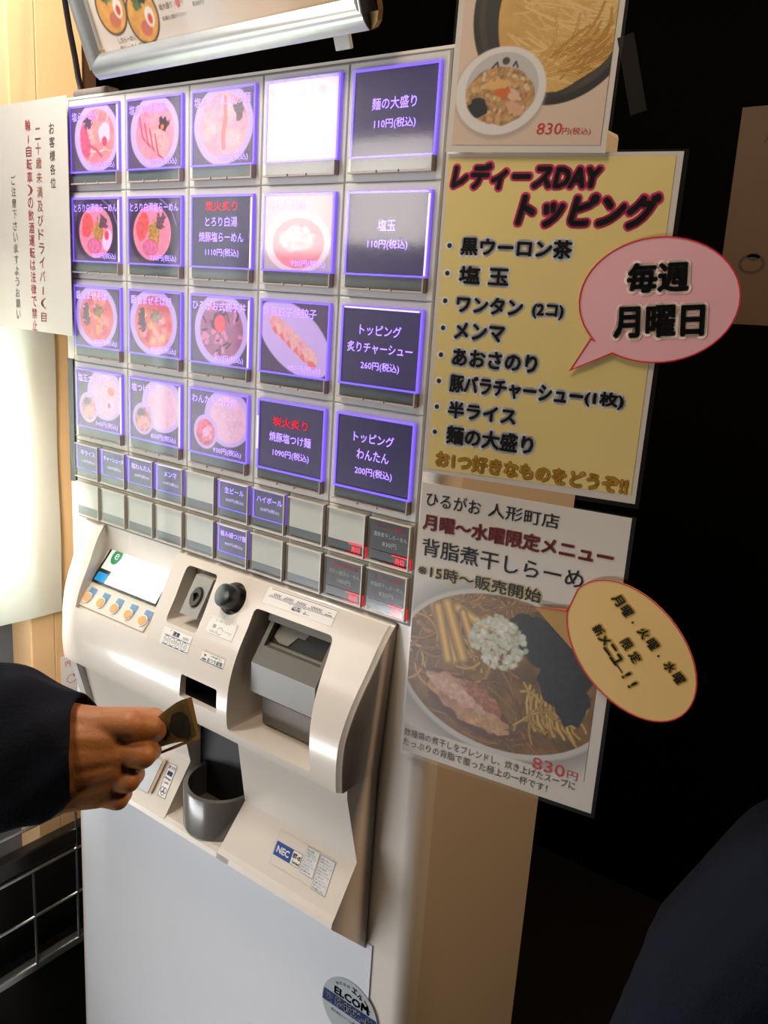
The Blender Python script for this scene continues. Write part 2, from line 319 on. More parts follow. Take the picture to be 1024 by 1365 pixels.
def bowl_pic(kind, seed):
    """printed photograph for one menu card, 84 x 74 mm (u,v in mm)"""
    w, h = 92.0, 80.0; p = Pic(0, w, 0, h, 1.0, (96, 84, 106)); r = np.random.RandomState(seed)
    cx, cy = 46+r.uniform(-2, 3), 42; white = (208, 188, 236)
    def ramen(cx, cy, rx, ry, rim=white, broth=(240, 150, 150)):
        p.ell(cx, cy, rx, ry, rim, wob=0.02, seed=seed); p.ell(cx+1, cy-1, rx*0.80, ry*0.80, broth, nz=0.12, ns=0.12, seed=seed)
        return p.emask(cx+1, cy-1, rx*0.80, ry*0.80)
    if kind == 'white_ramen':
        c = ramen(cx+4, cy, 43, 44)
        p.noodles(cx, cy, 26, 26, 22, 1.1, [(250, 205, 190), (240, 185, 175)], c, seed)
        p.ell(cx-18, cy-6, 9, 22, (228, 96, 130), rot=0.2, nz=0.15, clip=c, seed=seed, wob=0.1)
        p.ell(cx+6, cy+6, 10, 15, (246, 160, 150), clip=c, nz=0.15, wob=0.2, seed=seed+1)
        p.ell(cx+20, cy+4, 11, 13, (240, 215, 245), clip=c, wob=0.1); p.ell(cx+20, cy-6, 5, 6, (240, 70, 96), clip=c)
        p.ell(cx-12, cy+18, 8, 6, (92, 70, 96), wob=0.5, clip=c, seed=3)
        p.stroke([(cx-8, cy-10), (cx+4, cy-16), (cx+14, cy-24)], 1.6, (220, 70, 100), c)
    elif kind == 'char_ramen':
        c = ramen(cx, cy, 42, 43, broth=(244, 160, 170))
        for q in range(4): p.ell(cx-16+9*q, cy+8-7*q, 13, 17, (244, 150+10*q, 172), rot=0.5, clip=c, nz=0.15, seed=seed+q, wob=0.08); p.stroke([(cx-26+9*q, cy+18-7*q), (cx-20+9*q, cy-6-7*q), (cx-8+9*q, cy-16-6*q)], 1.0, (196, 60, 90), c)
        p.ell(cx+17, cy+8, 9, 8, (70, 44, 60), wob=0.4, clip=c, seed=5); p.ell(cx+14, cy+5, 3, 3, (250, 140, 70), clip=c)
    elif kind == 'slice_ramen':
        c = ramen(cx, cy+1, 45, 44, broth=(248, 178, 180))
        for q in range(9):
            a = q*0.7; p.ell(cx+22*math.cos(a), cy+22*math.sin(a), 12, 9, (250, 176+(q % 3)*12, 190), rot=a, clip=c, nz=0.12, seed=q, wob=0.1)
        p.stroke([(cx+2, cy+30), (cx+4, cy+10), (cx, cy-10), (cx+1, cy-24)], 2.4, (240, 130, 110), c)
        p.ell(cx+24, cy+14, 8, 11, (104, 84, 96), wob=0.45, clip=c, seed=8)
    elif kind in ('toro', 'toro2'):
        p.ell(cx, cy-2, 46, 46, (74, 60, 84)); p.ell(cx, cy-2, 44, 44, (58, 46, 66)); p.stroke([(cx+10, cy+38), (cx+30, cy+26), (cx+40, cy+6)], 0.9, (150, 120, 190))
        p.ell(cx-3, cy-4, 34, 34, (246, 150, 170), nz=0.08, seed=seed); c = p.emask(cx-3, cy-4, 34, 34)
        p.ell(cx-20, cy+4, 11, 17, (244, 96, 92), rot=-0.3, clip=c, nz=0.2, wob=0.15, seed=seed)
        p.ell(cx+1, cy-4, 10, 15, (196, 150, 70), clip=c, nz=0.35, ns=0.5, wob=0.3, seed=seed)
        p.ell(cx+12, cy+10, 9, 9, (112, 78, 90), clip=c, nz=0.4, ns=0.6, wob=0.5, seed=seed+3)
        p.ell(cx-6, cy-22, 14, 10, (216, 92, 132), clip=c, nz=0.1); p.ell(cx-6, cy-22, 12.6, 8.8, (232, 120, 160), clip=c, nz=0.15)
        if kind == 'toro': p.ell(cx+20, cy-14, 9, 14, (245, 220, 250), clip=c, rot=-0.3); p.ell(cx+19, cy-8, 4.5, 6, (240, 70, 90), clip=c)
    elif kind == 'mix':
        c = ramen(cx-2, cy, 43, 43, broth=(226, 120, 120))
        for q in range(26):
            a, d = r.rand()*6.28, 30*math.sqrt(r.rand()); p.ell(cx+d*math.cos(a), cy+d*math.sin(a), 5+4*r.rand(), 4+3*r.rand(), [(236, 110, 110), (244, 150, 150), (216, 90, 110), (240, 170, 110)][q % 4], rot=a, clip=c, nz=0.2, seed=q, wob=0.2)
        p.ell(cx+3, cy+8, 9, 8, (140, 120, 90), clip=c, nz=0.4, wob=0.4); p.ell(cx-22, cy+2, 7, 14, (96, 80, 100), clip=c, wob=0.4)
    elif kind == 'oyako':
        c = ramen(cx, cy, 43, 44, broth=(170, 110, 140))
        for q in range(50):
            a, d = r.rand()*6.28, 32*math.sqrt(r.rand()); x, y = cx+d*math.cos(a), cy+d*math.sin(a)
            if q % 2: p.ell(x, y, 4, 3, (226, 140, 175), rot=a, clip=c, wob=0.3, seed=q)
            else: p.stroke([(x, y), (x+8*math.cos(a*3), y+8*math.sin(a*3))], 1.0, (60, 34, 58), c)
        p.ell(cx-3, cy+8, 12, 11, (90, 40, 70), clip=c, wob=0.2); p.ell(cx-1, cy+7, 9.5, 10.5, (246, 80, 100), nz=0.1)
    elif kind.startswith('tsuke'):
        p.ell(cx+14, cy+8, 38, 36, white); p.ell(cx+15, cy+6, 30, 29, (244, 200, 210), nz=0.05, ns=0.8); c = p.emask(cx+15, cy+6, 30, 29)
        p.noodles(cx+15, cy+6, 24, 24, 26, 0.7, [(248, 212, 214), (236, 188, 200)], c, seed, 0.5)
        sx, sy = cx-22, cy-14
        if kind == 'tsuke_egg': p.ell(cx+26, cy+14, 7, 6, (246, 130, 120)); p.ell(cx+24, cy-6, 8, 7, (240, 220, 245)); p.ell(cx+22, cy-6, 3.5, 4, (246, 120, 140))
        p.ell(sx, sy, 20, 22, white); p.ell(sx, sy-1, 15.5, 17, {'tsuke_won': (236, 110, 130)}.get(kind, (206, 150, 150)), nz=0.3, ns=0.3, seed=seed); c = p.emask(sx, sy-1, 15.5, 17)
        if kind == 'tsuke_won': p.ell(sx+4, sy-2, 9, 8, (244, 170, 190), clip=c, wob=0.3, nz=0.3)
        else: p.ell(sx-3, sy+8, 7, 5, (110, 94, 110), clip=c, wob=0.4); p.ell(sx+1, sy-6, 12, 7, (230, 170, 160), clip=c, nz=0.2, wob=0.2)
    elif kind == 'gyoza':
        p.ell(46, 40, 58, 34, (218, 200, 240), rot=-0.6)
        for q in range(6):
            x, y = 20+q*10, 56-q*7; p.ell(x, y, 8, 13, (250, 188+(q % 2)*14, 182), rot=0.5, nz=0.12, seed=q, wob=0.12); p.ell(x+2, y-8, 6, 4, (246, 136, 124), rot=-0.5, wob=0.3, seed=q)
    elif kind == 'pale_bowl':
        p.C[:] = (236, 226, 216); p.ell(46, 44, 44, 42, (255, 250, 240)); p.ell(46, 42, 30, 28, (250, 220, 190), nz=0.08)  # window glare painted into the picture as pale ink
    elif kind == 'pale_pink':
        p.C[:] = (200, 188, 180); c = ramen(46, 30, 44, 34, (250, 230, 225), (240, 140, 150)); p.ell(46, 34, 22, 14, (248, 200, 190), nz=0.2, wob=0.2, clip=c)  # paler ground stands in for glare over this bowl
    return p
BTN = [  # row, col, kind, title, price, label words
 (0,0,'white_ramen','塩らーめん','750円(税込)','ramen with a red-topped egg half at right'),
 (0,1,'char_ramen','塩炙り焼豚麺','980円(税込)','ramen with folded pork slices'),
 (0,2,'slice_ramen','塩ちゃーしゅう麺','980円(税込)','ramen ringed with pork slices'),
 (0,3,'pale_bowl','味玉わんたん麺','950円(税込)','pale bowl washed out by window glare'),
 (0,4,None,['麺の大盛り','110円(税込)'],None,'text for large noodles'),
 (1,0,'toro','とろり白湯塩らーめん','830円(税込)','dark bowl with egg half'),
 (1,1,'toro2','とろり白湯塩らーめん','730円(税込)','dark bowl without egg'),
 (1,2,None,['*炭火炙り','とろり白湯','焼豚塩らーめん','1110円(税込)'],None,'red heading and three white lines'),
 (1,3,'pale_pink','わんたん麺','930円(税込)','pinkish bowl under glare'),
 (1,4,None,['塩玉','110円(税込)'],None,'two lines and a 110 yen price'),
 (2,0,'mix','醤油まぜそば','830円(税込)','mixed noodle bowl with greens'),
 (2,1,'mix','醤油まぜそば麺','850円(税込)','meat-filled bowl with greens'),
 (2,2,'oyako','ひるがお式親子丼','400円(税込)','rice bowl with a red yolk'),
 (2,3,'gyoza','黒豚餃子焼餃子','480円(税込)','plate of gyoza'),
 (2,4,None,['トッピング','炙りチャーシュー','260円(税込)'],None,'topping text and 260 yen price'),
 (3,0,'tsuke_egg','塩玉つけ麺','940円(税込)','dipping noodles with egg'),
 (3,1,'tsuke_plain','塩つけ麺','830円(税込)','plain dipping noodles'),
 (3,2,'tsuke_won','わんたんつけ麺','930円(税込)','dipping noodles with a red soup bowl'),
 (3,3,None,['*炭火炙り','焼豚塩つけ麺','1090円(税込)'],None,'red heading and 1090 yen price'),
 (3,4,None,['トッピング','わんたん','200円(税込)'],None,'darkest card, topping text and 200 yen price'),
]
def bezel_mesh(w, h, wx0, wx1, wz0, wz1):
    bm = bmesh.new(); g = 0.0004
    o_ = [(g, g), (w-g, g), (w-g, h-g), (g, h-g)]; i_ = [(wx0, wz0), (wx1, wz0), (wx1, wz1), (wx0, wz1)]
    def lay(P, y): return [bm.verts.new((a, y, b)) for a, b in P]
    e = 0.0012
    ob = lay(o_, 0.0016); of = lay([(a+(e if a < w/2 else -e), b+(e if b < h/2 else -e)) for a, b in o_], 0.0); oe = lay(o_, 0.0009)
    inf = lay(i_, 0.0); inb = lay(i_, 0.0014)
    for A, B in ((ob, oe), (oe, of), (of, inf), (inf, inb)):
        for k in range(4): bm.faces.new((A[k], A[(k+1) % 4], B[(k+1) % 4], B[k]))
    bm.faces.new(inb)
    return fix(bm)
def to_mesh(bm, n, m):
    d = bpy.data.meshes.new(n); bm.to_mesh(d); bm.free(); d.materials.append(m); return d
CW0, CW1, CH0, CH1 = 0.0075, 0.1075, 0.0085, 0.1005     # clear cover window in a big cell
BEZ = to_mesh(bezel_mesh(PW, QH, CW0, CW1, CH0, CH1), 'menu_button', M_PANEL)
STRIPZ = CH0+0.0145
bm = bmesh.new(); t = 0.0027
box(bm, CW0, CW1, -0.0035, 0.0, CH1-t, CH1-0.0002); box(bm, CW0, CW0+t*0.9, -0.0035, 0.0, STRIPZ, CH1-t); box(bm, CW1-t*0.9, CW1, -0.0035, 0.0, STRIPZ, CH1-t); box(bm, CW0, CW1, -0.0046, 0.0, STRIPZ-0.0018, STRIPZ)
EDGE = to_mesh(bm, 'light_edge', M_PURP)
HOTE = to_mesh(bx(CW1-0.0022, CW1-0.0008, -0.0050, -0.0036, STRIPZ, CH1-0.004), 'bright_edge', M_HOT)
HOTT = to_mesh(bx(CW0+0.004, CW1-0.004, -0.0042, -0.0036, CH1-0.0030, CH1-0.0016), 'bright_edge', M_HOT)
HOTL = to_mesh(bx(CW0+0.0008, CW0+0.0024, -0.0050, -0.0036, STRIPZ+0.02, CH1-0.02), 'bright_edge', M_HOT)
STRIP = to_mesh(bx(CW0+0.001, CW1-0.001, -0.0022, 0.0, CH0+0.001, STRIPZ-0.0018), 'display_strip', M_STRIP)
bm = bx(CW0+0.0004, CW1-0.0004, -0.0068, -0.0052, CH0, CH1-0.0004, 0.0006, 1); COVER = to_mesh(bm, 'clear_cover', M_COVER)
RIM = mat('cover_rim_plastic', (176, 158, 150), 0.3)
bm = bmesh.new(); box(bm, CW1-0.0014, CW1-0.0002, -0.0072, -0.0002, CH0-0.001, STRIPZ-0.002); box(bm, CW0+0.001, CW1-0.001, -0.0068, -0.0004, CH0-0.0012, CH0+0.0002)
for fx in (0.36, 0.62): box(bm, CW0+fx*0.1-0.001, CW0+fx*0.1+0.001, -0.0082, -0.0066, CH0-0.0012, CH0+0.0010)
RIMM = to_mesh(bm, 'cover_rim', RIM)
CARD = to_mesh(bx(CW0+t*0.9, CW1-t*0.9, -0.0024, 0.0, STRIPZ, CH1-t), 'menu_card', M_CARD)
DCARD = to_mesh(bx(CW0+t*0.9, CW1-t*0.9, -0.0024, 0.0, STRIPZ, CH1-t), 'menu_card', mat('deep_violet_card', (34, 26, 52), 0.4, emit=0.08, emit_rgb=(80, 50, 190)))
cw = (CW1-CW0-1.8*t)*1000; ch = (CH1-t-STRIPZ)*1000
hot = {(0,0):HOTE,(1,0):HOTE,(3,0):HOTE,(3,1):HOTE,(2,2):HOTE,(1,2):HOTE,(2,4):HOTT,(3,3):HOTL,(1,4):HOTE,(2,3):None}
for (r, c, kind, title, price, words) in BTN:
    x0 = XL+c*PW; z0 = ZT-(r+1)*QH
    b = obj('menu_button', BEZ, None, TVM, (x0, 0, z0)); b['label'] = 'large menu button, '+words
    obj('light_edge', EDGE, None, b); obj('display_strip', STRIP, None, b)
    obj('menu_card', DCARD if (r, c) == (3, 4) else CARD, None, b)
    if hot.get((r, c)): obj('bright_edge', hot[(r, c)], None, b)
    obj('cover_rim', RIMM, None, b)
    T = lambda u, v, w, s=0.001: (CW0+t*0.9+u*s, -0.0030-w*s, STRIPZ+v*s)
    ink = Ink(); red = Ink()
    if kind:
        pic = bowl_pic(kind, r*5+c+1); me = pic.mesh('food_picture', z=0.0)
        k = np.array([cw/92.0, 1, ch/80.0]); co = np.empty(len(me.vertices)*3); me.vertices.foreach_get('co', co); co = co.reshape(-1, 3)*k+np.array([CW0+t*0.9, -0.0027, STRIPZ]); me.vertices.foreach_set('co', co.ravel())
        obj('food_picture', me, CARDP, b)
        n = len(title); ink.text(title, 2, ch-15, min(cw-6, n*11), 10, 0.012); ink.text(price, cw*0.42, 2.5, cw*0.5, 8, 0.012)
    else:
        n = len(title); hh = 10.5
        for i, s in enumerate(title):
            y = ch*0.5+(n/2-i-1)*17.5+3 if n < 4 else ch-15-i*16.5
            w = {2: (58, 42), 5: 0}.get(0, 0) or min(cw-14, len(s)*(10.3 if i < n-1 else 6.0)); (red if s[0] == '*' else ink).text(s.strip('*'), (cw-w)/2+(2 if i == n-1 else 0), y, w*1.0, hh if i < n-1 else 9.5, 0.012)
    if ink.v: ink.make('lettering', M_CARDTXT, b, T)
    if red.v: red.make('red_lettering', M_CARDRED, b, T)
    obj('clear_cover', COVER, None, b)
# small buttons
w2 = PW/2; sx0, sx1, sz0, sz1 = 0.0028, 0.0552, 0.0050, 0.0508; szs = sz0+0.0115
SBEZ = to_mesh(bezel_mesh(w2, SH, sx0, sx1, sz0, sz1), 'small_button', M_PANEL)
SEDGE = bmesh.new()
box(SEDGE, sx0, sx1, -0.0025, 0.0, sz1-0.0022, sz1-0.0004); box(SEDGE, sx0, sx0+0.002, -0.0025, 0, szs, sz1-0.002); box(SEDGE, sx1-0.0016, sx1, -0.0025, 0, szs, sz1-0.002); box(SEDGE, sx0, sx1, -0.0028, 0, szs-0.0010, szs)
SEDGE = to_mesh(SEDGE, 'light_edge', M_PURP)
SHOT = to_mesh(bx(sx0+0.003, sx1-0.006, -0.0034, -0.0026, sz1-0.0020, sz1-0.0008), 'bright_edge', M_HOT)
RB = bmesh.new(); box(RB, sx0+0.026, sx1, -0.0030, 0.0, sz0-0.0006, sz0+0.0001); box(RB, sx0+0.030, sx1, -0.0036, -0.0004, szs-0.0009, szs-0.0002); box(RB, sx1-0.0004, sx1+0.0002, -0.0025, -0.0004, sz0, szs)
RB = to_mesh(RB, 'red_edge', M_REDEDGE)
SSTRIP = to_mesh(bx(sx0, sx1, -0.0018, 0.0, sz0, szs), 'display_strip', M_STRIP)
SSTRIPD = to_mesh(bx(sx0, sx1, -0.0018, 0.0, sz0, szs), 'display_strip', mat('black_window_strip', (34, 38, 42), 0.3))
SBLANK = to_mesh(bx(sx0, sx1, -0.0018, 0.0, szs, sz1), 'blank_card', M_BLANK)
SCARD = to_mesh(bx(sx0, sx1, -0.0018, 0.0, szs, sz1), 'menu_card', mat('small_dark_card', (78, 84, 96), 0.4, emit=0.08, emit_rgb=(90, 90, 190)))
SBLK = to_mesh(bx(sx0, sx1-0.002, -0.0018, 0.0, szs+0.0006, sz1-0.002), 'menu_card', M_BCARD)
bm = bx(sx0, sx1, -0.0056, -0.0042, sz0, sz1, 0.0005, 1); SCOV = to_mesh(bm, 'clear_cover', M_COVER)
bm = bmesh.new(); box(bm, sx1-0.0012, sx1, -0.0060, 0, sz0-0.0012, sz1-0.001); box(bm, sx0, sx1, -0.0056, 0, sz0-0.0012, sz0); box(bm, sx0, sx1, -0.0056, 0, sz1-0.0006, sz1+0.0004)
SRIM = to_mesh(bm, 'cover_rim', mat('small_cover_rim', (206, 196, 182), 0.3))
SM = {(0,0):['半ライス','110円(税込)'],(0,1):['チャーシュー丼','320円(税込)'],(0,2):['塩わんたん','200円(税込)'],(0,3):['メンマ','110円(税込)'],(0,5):['生ビール','500円(税込)'],(0,6):['ハイボール','350円(税込)'],(1,5):['極み細つけ麺','830円(税込)'],
      (0,9):['r','月・火・水曜限定','濃厚煮干しらーめん','830円'],(1,8):['r','夏季限定','冷たい塩玉らーめん','1000円'],(1,9):['r','月・火・水曜限定','背脂煮干しらーめん','830円'],(0,8):['b']}
for r in range(2):
    for c in range(10):
        x0 = XL+c*w2; z0 = ZT-4*QH-(r+1)*SH
        b = obj('small_button', SBEZ, None, TVM, (x0, 0, z0)); e = SM.get((r, c))
        T = lambda u, v, w: (sx0+u*0.001, -0.0022-w*0.001, szs+v*0.001)
        red = e and e[0] in 'rb'
        obj('display_strip', SSTRIPD if red else SSTRIP, None, b)
        if not e or e == ['b']: obj('blank_card', SBLANK, None, b)
        elif not red:
            b['label'] = 'small button with purple lit edge'
            obj('menu_card', SCARD, None, b); obj('light_edge', SEDGE, None, b)
            if (r, c) in ((0,2),(0,3),(1,5),(0,5)): obj('bright_edge', SHOT, None, b)
            k = len(e[0]); I = Ink().text(e[0], (52-min(44, k*8))/2, 19, min(44, k*8), 7, 0.015).text(e[1], 12, 8, 30, 5, 0.0); I.make('lettering', M_CARDTXT, b, T)
        else:
            obj('menu_card', SBLK, None, b)
            Ink().text(e[1], 8, 24, 36, 4.6, 0.01).make('red_lettering', M_RPRINT, b, T)
            Ink().text(e[2], 4, 15.5, 43, 5, 0.0).text(e[3], 16, 6, 18, 5.5).make('lettering', M_WPRINT, b, T)
        if red:
            b['label'] = 'small button with a red sold out sign'
            obj('red_edge', RB, None, b); Ink().text('売切', 33.5, -9.6, 11.5, 6.8, 0.0).make('sold_out_sign', M_LED, b, T)
        obj('cover_rim', SRIM, None, b); obj('clear_cover', SCOV, None, b)

# ---- bulging control housing
PR = [(0.0, 1.0635), (-0.004, 1.0615), (-0.0085, 1.0565), (-0.0140, 1.0495), (-0.0225, 1.0355), (-0.0335, 1.0150), (-0.0455, 0.9955), (-0.0565, 0.9735), (-0.0640, 0.9500), (-0.0672, 0.9260), (-0.0672, 0.9090), (-0.0660, 0.8930), (-0.0648, 0.8855)]
PRF = []
for i in range(len(PR)-1):
    p0, p1, p2, p3 = PR[max(i-1, 0)], PR[i], PR[i+1], PR[min(i+2, len(PR)-1)]
    for k in range(3):
        q = k/3.0; PRF.append(tuple(0.5*((2*p1[j])+(-p0[j]+p2[j])*q+(2*p0[j]-5*p1[j]+4*p2[j]-p3[j])*q*q+(-p0[j]+3*p1[j]-3*p2[j]+p3[j])*q**3) for j in (0, 1)))
PRF.append(PR[-1])
def fas(z):
    """point and tangent of the fascia at height z"""
    for (y0, z0), (y1, z1) in zip(PRF, PRF[1:]):
        if z1 <= z <= z0: k = (z0-z)/(z0-z1+1e-9); d = Vector((0, y0-y1, z0-z1)).normalized(); return Vector((0, y0+(y1-y0)*k, z)), d
    return Vector((0, PRF[-1][0], z)), Vector((0, 0, 1))
XR_T, XR_B, XL_T, XL_B = 0.2740, 0.2625, -0.273, -0.238
def hx(side, z):
    k = min(1, max(0, (1.062-z)/(1.062-0.94))); return (XR_T+(XR_B-XR_T)*k) if side > 0 else (XL_T+(XL_B-XL_T)*k)
def loft(sections):
    """sections: list of outlines (lists of points) all same length, closed, capped"""
    bm = bmesh.new(); R = [[bm.verts.new(p) for p in s] for s in sections]; n = len(R[0])
    for A, B in zip(R, R[1:]):
        for k in range(n): bm.faces.new((A[k], A[(k+1) % n], B[(k+1) % n], B[k]))
    bm.faces.new(R[0][::-1]); bm.faces.new(R[-1]); return fix(bm)
back = [(0.004, 0.8855), (0.004, 1.0635)]
def hsec(side, inset, r):
    s = 1 if side > 0 else -1
    return [(hx(side, z)-s*inset, y*(1-r)+(0.002 if r else 0), z - (0.0 if not r else (0.004*r*3 if z > 1.05 else -0.0))) for y, z in PRF]+[(hx(side, z)-s*inset, y, z) for y, z in back]
rr = [(0.0, 0.055), (0.0008, 0.028), (0.003, 0.008), (0.006, 0.0)]
secs = [hsec(-1, i, q) for i, q in rr]+[hsec(1, i, q) for i, q in rr[::-1]]
housing = obj('control_housing', loft(secs), M_FAS, TVM)
def cutter(pts2, y0, y1, skew=None):
    bm = prism(bmesh.new(), pts2, lambda p: (p[0], y0, p[1]), lambda p: (p[0], y1, p[1])); return obj('c', fix(bm))
def quadcut(c4, y0, y1, r=0.006, n=4):
    """rounded quadrilateral TL TR BR BL in XZ cut along Y"""
    P = []; c = [Vector(p) for p in c4]
    for i in range(4):
        a, b, d = c[i-1], c[i], c[(i+1) % 4]; u = (a-b).normalized()*r; v = (d-b).normalized()*r
        for k in range(n+1): q = k/n; P.append(tuple((b+u)*(1-q)**2+2*q*(1-q)*b+(b+v)*q*q))
    return cutter(P, y0, y1)
# screen recess: wedge whose floor is the steep screen plane
SCR_T = (0.020, 1.0500); SCR_B = (-0.0560, 0.9600)      # (Y,Z)
sd = Vector((0, SCR_T[0]-SCR_B[0], SCR_T[1]-SCR_B[1])).normalized()
def wedge(x0t, x1t, x0b, x1b, pt, pb, out=0.14):
    n = Vector((0, -sd.z, sd.y))
    bm = bmesh.new(); A = Vector((0, pt[0], pt[1])); B = Vector((0, pb[0], pb[1]))
    v = []
    for P, xa, xb in ((A, x0t, x1t), (B, x0b, x1b)):
        for x in (xa, xb):
            v.append(bm.verts.new((x, P.y, P.z))); v.append(bm.verts.new((x, P.y+n.y*out, P.z+n.z*out)))
    f = [(0, 2, 6, 4), (1, 5, 7, 3), (0, 1, 3, 2), (4, 6, 7, 5), (0, 4, 5, 1), (2, 3, 7, 6)]
    for q in f: bm.faces.new([v[i] for i in q])
    return obj('c', fix(bm))
cuts = [wedge(-0.2265, -0.0675, -0.2100, -0.0610, SCR_T, SCR_B)]
cuts.append(quadcut([(-0.041, 1.0535), (0.014, 1.0535), (0.0176, 0.989), (-0.0385, 0.989)], -0.2, 0.002))
cuts.append(quadcut([(0.0115, 0.941), (0.0735, 0.941), (0.0755, 0.912), (0.0100, 0.912)], -0.2, 0.0, r=0.003))
cuts.append(quadcut([(0.0890, 1.0355), (0.2080, 1.0355), (0.2215, 0.8955), (0.0925, 0.8965)], -0.2, 0.0, r=0.007))
cuts.append(None)
kz = 1.0365; kp, kd = fas(kz); kn = Vector((0, -kd.z, kd.y)); KC = Vector((0.0510, kp.y, kp.z))
bm = bmesh.new(); tube(bm, [KC+kn*0.05, KC-kn*0.024], 0.0200, 28); cuts[-1] = obj('c', fix(bm))
carve(housing, cuts); smooth(housing.data, 24)
M_HOLE = mat('black_recess', (9, 9, 10), 0.6)
# screen
A = Vector((0, *SCR_T)); B = Vector((0, *SCR_B)); n = Vector((0, -sd.z, sd.y)); L = (A-B).length
def ST(u, v, w): q = B+sd*(v*0.001)+n*(w*0.001); return (u*0.001, q.y, q.z)
def slab(u0, u1, v0, v1, w0, w1, bev=0.0):
    bm = bx(u0, u1, v0, v1, w0, w1, bev)
    for v_ in bm.verts: v_.co = Vector(ST(*v_.co))
    return fix(bm)
scr = obj('display_screen', slab(-217.5, -81, 41, 104, 0.4, 1.6), M_BLACK, TVM); scr['label'] = 'black framed display'
SCRW = mat('lit_screen_white', (250, 252, 252), 0.3, emit=1.25, emit_rgb=(250, 252, 255))
Ink().poly([(-190, 44), (-83, 44), (-84, 101.5), (-187, 101.5)]).make('screen_picture', SCRW, scr, lambda u, v, w: ST(u, v, 2.0))
Ink().poly([(-213, 62), (-190, 62), (-187, 101.5), (-213, 101.5)]).make('screen_side_picture', mat('screen_pale_green', (206, 222, 214), 0.3, emit=0.35), scr, lambda u, v, w: ST(u, v, 1.9))
Ink().poly([(-213, 44), (-190, 44), (-190, 57), (-213, 57)]).make('screen_blue_picture', mat('screen_blue', (20, 130, 190), 0.3, emit=0.5), scr, lambda u, v, w: ST(u, v, 1.95))
Ink().ell(-196, 84, 10, 12).make('leaf_logo', mat('screen_green', (40, 130, 84), 0.3, emit=0.3), scr, lambda u, v, w: ST(u, v, 2.05))
Ink().text('e', -200, 79.5, 8, 9, 0.02).make('logo_letter', mat('screen_pale_green', (206, 222, 214)), scr, lambda u, v, w: ST(u, v, 2.15))
strip = obj('selection_button_strip', slab(-214, -76, 5, 37, 0.2, 2.4, 0.8), M_FAS, TVM)
for k in range(5):
    cx = -202+k*29.2
    bm = bmesh.new(); tube(bm, [ST(cx, 18, 2.0), ST(cx, 18, 4.6)], 0.0076, 20); bk = obj('selection_button', fix(bm), mat('white_ring_plastic', (240, 236, 232), 0.3), TVM)
    bm = bmesh.new(); tube(bm, [ST(cx, 18, 4.0), ST(cx, 18, 5.6)], 0.0062, 20); obj('orange_cap', fix(bm), mat('orange_key', (238, 158, 92), 0.35, emit=0.12), bk)['label'] = 'orange button cap'
    I = Ink().rect(cx-5, cx+9, 20, 33); I.make('blue_mark', mat('pale_blue_print', (110, 150, 190), 0.4), bk, lambda u, v, w: ST(u, v, 2.7))
# coin slot unit inside its recess
cs = obj('coin_slot_unit', loft([[(x, y0, z0), (x, y1, z1), (x, 0.0, z1), (x, 0.0, z0)] for x, y0, y1, z0, z1 in [(-0.021, -0.0415, -0.0150, 1.0035, 1.0470), (0.010, -0.0415, -0.0150, 1.0035, 1.0470)]]), mat('silver_grey_plastic', (150, 146, 138), 0.3), TVM)
pt = Vector((-0.0045, -0.0290, 1.0245)); cd = Vector((0, 0.0265, 0.0435)).normalized(); cn = Vector((0, -cd.z, cd.y))
bm = bmesh.new(); R_ = []
for wv, rx_, rz_ in ((0.0, 0.0095, 0.0135), (0.0022, 0.0090, 0.0130), (0.0026, 0.0078, 0.0115)):
    R_.append([bm.verts.new(pt+Vector((math.cos(a)*rx_, 0, 0))+cd*(math.sin(a)*rz_)+cn*wv) for a in [6.2832*i/24 for i in range(24)]])
for a_, b_ in zip(R_, R_[1:]):
    for k in range(24): bm.faces.new((a_[k], a_[(k+1) % 24], b_[(k+1) % 24], b_[k]))
bm.faces.new(R_[-1]); obj('coin_slot_disc', fix(bm), mat('dark_metal_disc', (70, 66, 62), 0.2, metal=0.6), cs)
bm = bmesh.new(); box(bm, -0.0052, -0.0040, -0.0345, -0.0290, 1.018, 1.031); obj('coin_slit', bm, M_HOLE, cs)
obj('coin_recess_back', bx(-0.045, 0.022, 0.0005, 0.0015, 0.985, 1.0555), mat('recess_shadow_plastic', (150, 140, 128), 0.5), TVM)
# return knob
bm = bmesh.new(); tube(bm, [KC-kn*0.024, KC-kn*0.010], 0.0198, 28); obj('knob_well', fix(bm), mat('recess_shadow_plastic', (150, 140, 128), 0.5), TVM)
bm = bmesh.new(); KF = (kn+Vector((-0.10, 0, -0.05))).normalized(); tube(bm, [KC-kn*0.012, KC+KF*0.012, KC+KF*0.0165, KC+KF*0.0178], [0.0148, 0.0148, 0.0138, 0.0110], 28)
kb = obj('return_knob', fix(bm), M_BLACK, TVM); smooth(kb.data, 40)
# change hole liner
bm = bmesh.new(); P = [(0.030, 0.918), (0.087, 0.918), (0.087, 0.957), (0.030, 0.957)]
obj('change_opening', bx(0.006, 0.080, -0.0100, -0.0002, 0.908, 0.945), M_HOLE, TVM)['label'] = 'black rectangular opening'
frm = bmesh.new()
box(frm, 0.0090, 0.0112, -0.058, -0.002, 0.911, 0.9425); box(frm, 0.0738, 0.0765, -0.058, -0.002, 0.911, 0.9425); box(frm, 0.009, 0.0765, -0.058, -0.002, 0.9403, 0.9425); box(frm, 0.009, 0.0765, -0.0590, -0.002, 0.9105, 0.9128)
obj('change_chute', frm, M_HOLE, TVM)
